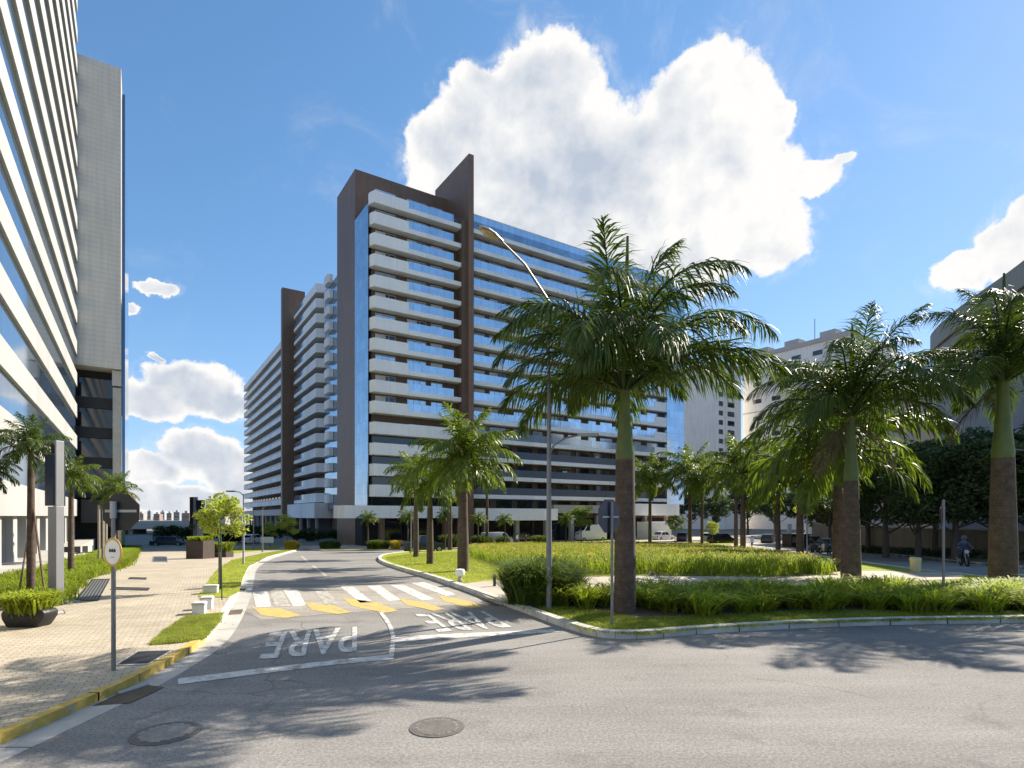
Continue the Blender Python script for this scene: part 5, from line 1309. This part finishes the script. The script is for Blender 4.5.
make_car('parked_van', 'white delivery van left of the middle stop sign', 'van', gp(591, 100), R(200), paint('paint_white', (.72,.72,.70)), 5.2, 2.0, 2.9, 'van', GV)
make_car('parked_car', 'white saloon car parked right of the largest trunk', 'car', gp(663, 104), GRID, paint('paint_white', (.72,.72,.70)), 4.4, 1.76, 1.6, 'sedan', GV)
make_car('parked_car', 'dark blue hatchback beside the white saloon', 'car', gp(684, 100), R(60), paint('paint_blue', (.02,.03,.06)), 4.0, 1.72, 1.6, 'hatch', GV)
make_car('parked_car', 'light grey hatchback between the pale and dark palm trunks', 'car', gp(707, 98), R(70), paint('paint_silver', (.45,.46,.47)), 4.0, 1.72, 1.6, 'hatch', GV)
make_car('parked_car', 'long dark estate car left of the close pair of palms', 'car', gp(722, 92), R(20), paint('paint_black', (.015,.015,.017)), 4.6, 1.78, 1.6, 'hatch', GV)
make_car('parked_car', 'dark hatchback right of the walking person in blue', 'car', gp(770, 92), R(50), paint('paint_slate', (.04,.045,.055)), 4.0, 1.72, 1.55, 'hatch', GV)
make_car('parked_car', 'blue-grey hatchback in the tree shade behind the parked motorbikes', 'car', gp(826, 66), R(100), paint('paint_greyblue', (.09,.11,.15)), 4.0, 1.72, 1.55, 'hatch', GV)
make_car('parked_car', 'dark car at the far end of the right street', 'car', gp(812, 82), R(100), paint('paint_black', (.015,.015,.017)), 4.2, 1.72, 1.5, 'sedan', GV)
make_car('parked_van', 'grey van between the two dark-trunked palms far behind', 'van', gp(640, 110), R(200), paint('paint_slate', (.04,.045,.055)), 4.8, 1.9, 2.2, 'van', GV)

# ------------------------------------------------------------------ people and motorbikes
def skin_body(name, pts, edges, rad, m, parent=None, root=0):
    me = bpy.data.meshes.new(name); me.from_pydata(pts, edges, [])
    o = bpy.data.objects.new(name, me); col.objects.link(o)
    o.modifiers.new('skin', 'SKIN'); sv = me.skin_vertices[0].data
    for i, r in enumerate(rad):
        r = r if isinstance(r, tuple) else (r, r); sv[i].radius = r
    sv[root].use_root = True
    sb = o.modifiers.new('sub', 'SUBSURF'); sb.levels = 2; sb.render_levels = 2
    dg = bpy.context.evaluated_depsgraph_get(); e = bpy.data.meshes.new_from_object(o.evaluated_get(dg))
    bpy.data.objects.remove(o); e.name = name
    for p in e.polygons: p.use_smooth = True
    e.materials.clear(); o2 = bpy.data.objects.new(name, e); col.objects.link(o2)
    if parent: o2.parent = parent
    if m: e.materials.append(m)
    return o2
skin_m = mat('skin', (.33,.20,.14), .55, var=.06); hair_m = mat('hair', (.015,.012,.01), .5)
def body_materials(o, fn, mats):
    me = o.data; me.materials.clear()
    for x in mats: me.materials.append(x)
    for p in me.polygons: p.material_index = fn(p.center)
def walker(p, rz, label, shirt, trousers, stride=.16, group='people on foot'):
    root = thing('person', label, 'person', p, rz, group)
    P = [(0,0,.95),(0,0,1.12),(0,0,1.32),(0,0,1.45),(.01,0,1.54),(.02,0,1.66),(.01,0,1.74),
         (0,.10,.90),(stride,.11,.50),(stride*.9,.11,.09),(stride*.9+.17,.12,.04),
         (0,-.10,.90),(-stride*.5,-.11,.49),(-stride*1.5,-.11,.10),(-stride*1.5+.16,-.12,.04),
         (0,.19,1.40),(-.06,.25,1.14),(.08,.25,.90),(.11,.25,.82),
         (0,-.19,1.40),(.05,-.25,1.14),(.14,-.24,.91),(.17,-.24,.83)]
    E = [(0,1),(1,2),(2,3),(3,4),(4,5),(5,6),(0,7),(7,8),(8,9),(9,10),(0,11),(11,12),(12,13),(13,14),(3,15),(15,16),(16,17),(17,18),(3,19),(19,20),(20,21),(21,22)]
    Rr = [(.12,.15),(.105,.135),(.115,.16),(.07,.10),.05,(.095,.08),(.06,.055),.085,.06,.04,(.03,.04),.085,.06,.04,(.03,.04),.055,.042,.032,.028,.055,.042,.032,.028]
    o = skin_body('body', P, E, Rr, None, root)
    body_materials(o, lambda c: 2 if c.z < .08 else (1 if c.z < .96 and abs(c.y) < .2 else (0 if c.z < 1.47 and not (abs(c.y) > .2 and c.z < 1.05) else 3)), [shirt, trousers, black_m, skin_m])
    h = MB(); h.lathe([(.02,0),(.095,.0),(.105,.07),(.085,.14),(.03,.17)], 14, hair_m, (-.01, 0, 1.64)); h.build('hair', hair_m, root, smooth=True)
    f = MB(); f.box(.088, .118, -.012, .012, 1.62, 1.66); f.build('nose', skin_m, root, bevel=.006)
    for sd in (-1, 1): f = MB(); f.box(.082, .094, sd*.033-.01, sd*.033+.01, 1.665, 1.677); f.build('eye', black_m, root)
    return root
sh_blue = mat('cloth_pale_blue', (.35,.45,.60), .85, var=.15); sh_white = mat('cloth_white', (.62,.62,.60), .85, var=.1); tr_navy = mat('cloth_navy', (.03,.04,.08), .85, var=.2); tr_dark = mat('cloth_dark', (.03,.03,.032), .85, var=.2)
walker(gp(752, 72), R(200), 'person in pale blue shirt and dark trousers walking behind the close pair of palms', sh_blue, tr_navy)
walker(gp(517, 86), R(20), 'person in white top walking near the silver van behind the flower bed', sh_white, tr_dark)
walker(gp(526, 84), R(190), 'person in dark clothes walking behind the short palm and slim lamp post', tr_navy, tr_dark)
walker(gp(664-30, 96), R(10), 'person in white top and navy trousers near the grey van', sh_white, tr_navy)
def motorbike(p, rz, label, m, group='motorbikes on the right street'):
    root = thing('motorbike', label, 'motorbike', p, rz, group)
    for x in (.66, -.64):
        q = MB(); n = 22; rr = .29
        for i in range(n):
            a0, a1 = 2*math.pi*i/n, 2*math.pi*(i+1)/n
            q.tube([(x+rr*math.cos(a0), 0, .30+rr*math.sin(a0)), (x+rr*math.cos(a1), 0, .30+rr*math.sin(a1))], .055, 6, tyre, cap=False)
        w = q.build('wheel', tyre, root, smooth=True)
        q = MB(); q.tube([(x, -.03, .30), (x, .03, .30)], .17, 16, rim_m); q.build('rim', rim_m, w)
    q = MB(); q.extrude([(-.75,-.12,.62),(-.2,-.12,.42),(.25,-.12,.40),(.42,-.12,.55),(.30,-.12,.80),(.05,-.12,.86),(-.1,-.12,.74),(-.72,-.12,.80)], (0,.24,0), m); q.build('body', m, root, bevel=.05, smooth=True)
    q = MB(); q.extrude([(-.78,-.13,.78),(-.05,-.13,.75),(.0,-.13,.82),(-.4,-.13,.84),(-.8,-.13,.88)], (0,.26,0), black_m); q.build('seat', black_m, root, bevel=.03)
    q = MB(); q.box(-.15,.28,-.14,.14,.2,.46); q.build('engine', dark_metal, root, bevel=.04)
    for sd in (-1, 1):
        q = MB(); q.tube([(.66,sd*.07,.30),(.50,sd*.07,.72),(.42,sd*.07,.95)], .022, 8, steel); q.build('fork', steel, root)
        q = MB(); q.tube([(.44,0,.98),(.36,sd*.22,1.04),(.26,sd*.36,1.02)], .016, 7, black_m); hb = q.build('handlebar', black_m, root)
        q = MB(); q.tube([(.34,sd*.25,1.05),(.38,sd*.3,1.2)], .007, 5, black_m); q.box(.37,.39,sd*.34-.06,sd*.34+.06,1.17,1.25); q.build('mirror', black_m, hb)
    q = MB(); q.tube([(.5,0,.86),(.6,0,.86)], [.11,.10], 14, light_m); q.build('headlight', light_m, root)
    q = MB(); q.tube([(.15,-.15,.3),(-.4,-.17,.32),(-.75,-.17,.42)], .045, 8, steel); q.build('exhaust', steel, root)
    q = MB(); q.box(-.82,-.55,-.06,.06,.60,.68); q.build('mudguard', black_m, root, bevel=.02)
    return root
pm = Vector((G(964, 566, 0).x, G(964, 566, 0).y, H(G(964,566).y)+.006))
RZ = R(-115)
motorbike(pm, RZ, 'dark motorbike with a rider coming down the right street', paint('paint_black', (.015,.015,.017)))
def rider(p, rz, label, shirt, trousers):
    root = thing('person', label, 'person', p, rz)
    P = [(-.22,0,.93),(-.18,0,1.10),(-.08,0,1.28),(-.03,0,1.40),(0,0,1.48),(.03,0,1.59),(.03,0,1.67),
         (-.16,.13,.90),(.24,.17,.80),(.08,.16,.38),(.22,.16,.31), (-.16,-.13,.90),(.24,-.17,.80),(.08,-.16,.38),(.22,-.16,.31),
         (-.03,.19,1.34),(.10,.30,1.14),(.28,.33,1.05),(.33,.33,1.05), (-.03,-.19,1.34),(.10,-.30,1.14),(.28,-.33,1.05),(.33,-.33,1.05)]
    E = [(0,1),(1,2),(2,3),(3,4),(4,5),(5,6),(0,7),(7,8),(8,9),(9,10),(0,11),(11,12),(12,13),(13,14),(3,15),(15,16),(16,17),(17,18),(3,19),(19,20),(20,21),(21,22)]
    Rr = [(.13,.16),(.11,.14),(.12,.16),(.07,.10),.05,(.09,.08),(.05,.05),.085,.065,.045,(.035,.04),.085,.065,.045,(.035,.04),.055,.045,.035,.033,.055,.045,.035,.033]
    o = skin_body('body', P, E, Rr, None, root)
    body_materials(o, lambda c: 1 if (c.z < .92) else (0 if c.z < 1.44 and not (c.x > .27) else 2), [shirt, trousers, skin_m])
    h = MB(); h.lathe([(.06,0),(.125,.04),(.145,.13),(.13,.22),(.08,.28),(.01,.30)], 16, mat('helmet', (.05,.07,.12), .2, spec=.7), (.02, 0, 1.50)); he = h.build('helmet', MATS['helmet'], root, smooth=True)
    h = MB(); h.box(.135, .172, -.085, .085, 1.585, 1.67); h.build('visor', car_glass, he, bevel=.02)
rider(pm, RZ, 'motorcyclist in blue jacket and dark helmet riding on the right street', mat('cloth_blue', (.05,.08,.16), .7, var=.2), tr_dark)
for i, (x, Y, lb) in enumerate(((815, 63, 'left motorbike of the parked row in the shade right of the kiosk'), (822, 60, 'middle motorbike of the parked row in the shade right of the kiosk'), (829, 57, 'right motorbike of the parked row in the shade right of the kiosk'))):
    motorbike(gp(x, Y), R(40+i*6), lb, paint(*(('paint_greyblue', (.09,.11,.15)) if i % 2 == 0 else ('paint_white', (.7,.7,.7)))))
# ------------------------------------------------------------------ kiosk, sign boards, furniture, fences far off
def kiosk():
    p = Vector(gp(795.5, 80)); root = thing('kiosk', 'small dark brown kiosk with a flat overhanging roof at the end of the curving path', 'kiosk', p, R(15))
    m = MB(); m.box(-1.45, 1.45, -.9, .9, 0, 1.75); m.build('wall', corten, root)
    m = MB(); m.box(-1.65, 1.65, -1.15, 1.1, 1.75, 1.9); m.build('roof', dark_wall, root, bevel=.02)
    m = MB(); m.box(-1.3, -.5, -.93, -.88, .75, 1.5); f = m.build('window', mat('kiosk_frame', (.25,.22,.15), .6), root)
    m = MB(); m.box(-1.22, -.58, -.95, -.9, .82, 1.43); m.build('pane', glass_win, f)
    m = MB(); m.box(.3, 1.05, -.92, -.88, .05, 1.6); d = m.build('door', black_m, root)
    m = MB(); m.box(.36, .4, -.97, -.92, .75, .9); m.build('handle', steel, d)
kiosk()
def sign_board(px, Y, w, h, zb, label, m):
    p = Vector(gp(px, Y)); root = thing('sign_board', label, 'sign', p, R(6))
    q = MB(); q.box(-w/2, w/2, -.04, .04, zb, zb+h); q.build('panel', m, root, bevel=.02)
    for sd in (-1, 1): q = MB(); q.tube([(sd*w*.4, .06, -.1), (sd*w*.4, .06, zb+h)], .05, 8, steel); q.build('post', steel, root)
sign_board(267, 78, 1.7, .8, .75, 'white sign board on two posts at the car park entrance', sign_white)
sign_board(789.5, 86, .7, 2.2, 1.0, 'tall narrow white sign board behind the small kiosk', sign_white)
def yellow_flower_pot(px, Y, label):
    p = Vector(gp(px, Y)); o = bush(px, 0, .1, .1, label, lily, 1) if False else None
for i, (px, py, lb) in enumerate(((292, 549.5, 'low yellow-flowered bush at the kerb bend by the car park'), (397, 549, 'low yellow-flowered bush at the foot of the slim lamp post by the pickup'))):
    bush(px, py, .9, 1.0, lb, mat('yellow_flower', (.55,.42,.05), .7, var=.3, vscale=4, trans=.3), 60+i, 700, .09, 'yellow bushes by the avenue', name='flowering_bush')
for i, (px, py, hh, lb) in enumerate(((378, 549, 1.0, 'low dark shrub by the brown corner of the apartment block'), (330, 548.5, .9, 'low dark shrub left of the brown corner under the left wing'), (452, 547, 1.5, 'shrub right of the pickup'), (500, 545, 1.2, 'shrub below the long entrance canopy'), (540, 544.5, 1.2, 'shrub right of the short palm by the entrance canopy'), (482, 546, 1.3, 'shrub at the foot of the palm right of the lawn cluster'))):
    bush(px, py, 1.5, hh, lb, dark_strap, 70+i, 1500, .10, 'shrubs along the apartment block', cat='shrub', name='shrub')
def hedge(pts, h, w, label, m, n, seed, cat='hedge', name='hedge', size=.14):
    l = densify([Vector(p) for p in pts], .8); c = l[0]; g = np.random.default_rng(seed)
    root = thing(name, label, cat, (c.x, c.y, H(c.y)))
    mb = MB()
    for i in range(0, len(l), 2): p = l[i]-c; mb.tube([(p.x, p.y, H(l[i].y)-H(c.y)-.1), (p.x, p.y, H(l[i].y)-H(c.y)+h*.7)], .03, 5, bark)
    st = mb.build('stems', bark, root); st['kind'] = 'stuff'
    cen = [((p.x-c.x), (p.y-c.y), H(p.y)-H(c.y)+h*g.uniform(.3, .75)) for p in l for _ in range(2)]
    V, F = leaf_cloud(cen, [w*g.uniform(.5, .8) for _ in cen], n, size, seed)
    np_mesh('foliage', V, [F], [m], root)
hedge([(-54, 88), (-37.5, 98)], 3.2, 1.7, 'dark hedge closing the far end of the left plaza', leaf_dark, 9000, 91, size=.22)
hedge([(-37, 99), (-30, 104)], 2.4, 1.4, 'dark hedge behind the car park left of the apartment block', leaf_dark, 5000, 92, size=.2)
HR = [Vector(p) for p in ((35.0,36.0),(34.0,42),(35.0,50),(37.5,62),(41,74))]
hedge(HR, .8, .6, 'low dark planting along the foot of the brown boundary wall', leaf_dark, 9000, 93, name='hedge', size=.1)
def far_building(px0, px1, ptop, Y, label, m, roof=0, name='distant_building'):
    a = at(px0, 516, Y); b = at(px1, 516, Y); w = b.x-a.x; h = (HY-ptop)/FOC*Y+CAM_H
    root = thing(name, label, 'building', (a.x+w/2, Y, -1.8), R(-12), 'city skyline beyond the plaza')
    q = MB(); q.box(-w/2, w/2, 0, w*.6, 0, h+1.8); q.build('wall', m, root)
    q = MB(); q.box(-w*.2, w*.15, w*.1, w*.4, h+1.8, h+1.8+w*.12+1); q.build('roof_house', slab_grey, root)
    q = MB()
    nz = max(2, int((h+1)/6)); 
    for i in range(nz): q.box(-w/2+.8, w/2-.8, -.15, .1, 3+i*(h-1)/nz, 3+i*(h-1)/nz+1.8)
    q.build('window_bands', glass_dark, root)['kind'] = 'stuff'
fb = [mat('far_white', (.55,.54,.52), .8, var=.1), mat('far_beige', (.45,.40,.34), .8, var=.1), mat('far_grey', (.34,.35,.37), .8, var=.1), mat('far_brick', (.36,.25,.19), .8, var=.1)]
for i, (x0, x1, t, Y, lb) in enumerate(((127, 136, 512, 520, 'tiny grey distant block just right of the office tower column'), (137, 144, 513.5, 620, 'tiny low distant block left of the bare mast'), (147, 151, 511, 700, 'slim distant tower near the bare mast'), (153, 160, 514, 560, 'low distant block in the middle of the skyline'), (160, 165, 511.5, 720, 'narrow distant white tower in the middle of the skyline'), (166, 172, 513, 600, 'distant beige block right of the narrow white tower'), (173, 180, 512, 560, 'distant pale block left of the car park totem'), (181, 190, 513, 500, 'distant wide block partly behind the car park totem'), (205, 214, 499, 330, 'white distant block just right of the car park totem'), (214, 226, 508, 300, 'low distant block behind the young yellow-green tree'), (228, 243, 511, 330, 'distant block touching the left end of the apartment block'))):
    far_building(x0, x1, t, Y, lb, fb[i % 4])
def low_shed():
    p = Vector(gp(146, 140)); root = thing('viaduct', 'long low concrete viaduct crossing behind the far end of the left plaza', 'bridge', p, R(-3))
    q = MB(); q.box(-70, 12, 0, 9, 1.2, 2.4); q.build('deck', concrete, root)
    q = MB(); q.box(-70, 12, -.05, .25, 2.4, 3.2); q.build('parapet', slab_grey, root)
    for x in np.arange(-66, 12, 12): q = MB(); q.box(x, x+1.2, 2, 7, -.2, 1.2); q.build('pier', concrete, root)
low_shed()
def outdoor_table(px, Y, label, rz):
    p = Vector(gp(px, Y)); p.z += .14; root = thing('outdoor_chair', label, 'chair', p, rz, 'outdoor chairs by the tower entrance')
    q = MB(); q.box(-.24, .24, -.24, .24, .42, .46); q.build('seat', dark_metal, root)
    q = MB(); q.box(-.24, .24, .2, .24, .5, .92); q.build('backrest', dark_metal, root)
    for sx in (-.21, .21):
        for sy in (-.21, .21): q = MB(); q.tube([(sx, sy, 0), (sx, sy, .42)], .018, 6, steel); q.build('leg', steel, root)
for i, (px, Y, lb) in enumerate(((68, 38, 'left dark chair of the row outside the tower entrance'), (75, 39, 'second dark chair from the left outside the tower entrance'), (82, 40.5, 'third dark chair from the left outside the tower entrance'), (89, 42, 'right dark chair of the row outside the tower entrance'))):
    outdoor_table(px, Y, lb, R(200+i*35))

# fallen leaves along the kerbs
def litter():
    g = np.random.default_rng(77); pts = []
    for line, d in ((densify(KERB_L, .2), -1), (densify(KERB_I[:24], .2), 1)):
        o = offset(line, 0)
        for i in range(len(line)-1):
            if g.uniform() < .55:
                t = (line[i+1]-line[i]).normalized(); n = Vector((-t.y, t.x))*d; q = line[i]+n*abs(g.normal(.12, .28)+.02); pts.append((q.x, q.y))
    pts += [tuple(p) for p in sample(LAWN_F, 160)]
    P = np.array(pts); n = len(P); z = Hv(P[:, 1])+.012; z[-160:] += .13
    a = g.uniform(0, 6.28, n); s_ = g.uniform(.012, .035, n); V = np.zeros((n, 4, 3))
    for k, (u, w) in enumerate(((1, 0), (0, .5), (-1, 0), (0, -.5))):
        V[:, k, 0] = P[:, 0]+(np.cos(a)*u-np.sin(a)*w)*s_; V[:, k, 1] = P[:, 1]+(np.sin(a)*u+np.cos(a)*w)*s_; V[:, k, 2] = z+g.uniform(0, .01, n)
    o = np_mesh('fallen_leaves', V.reshape(-1, 3), [np.arange(4*n).reshape(-1, 4)], [mat('dry_leaf', (.16,.10,.05), .8, var=.5, vscale=8)]); o['kind'] = 'stuff'
litter()
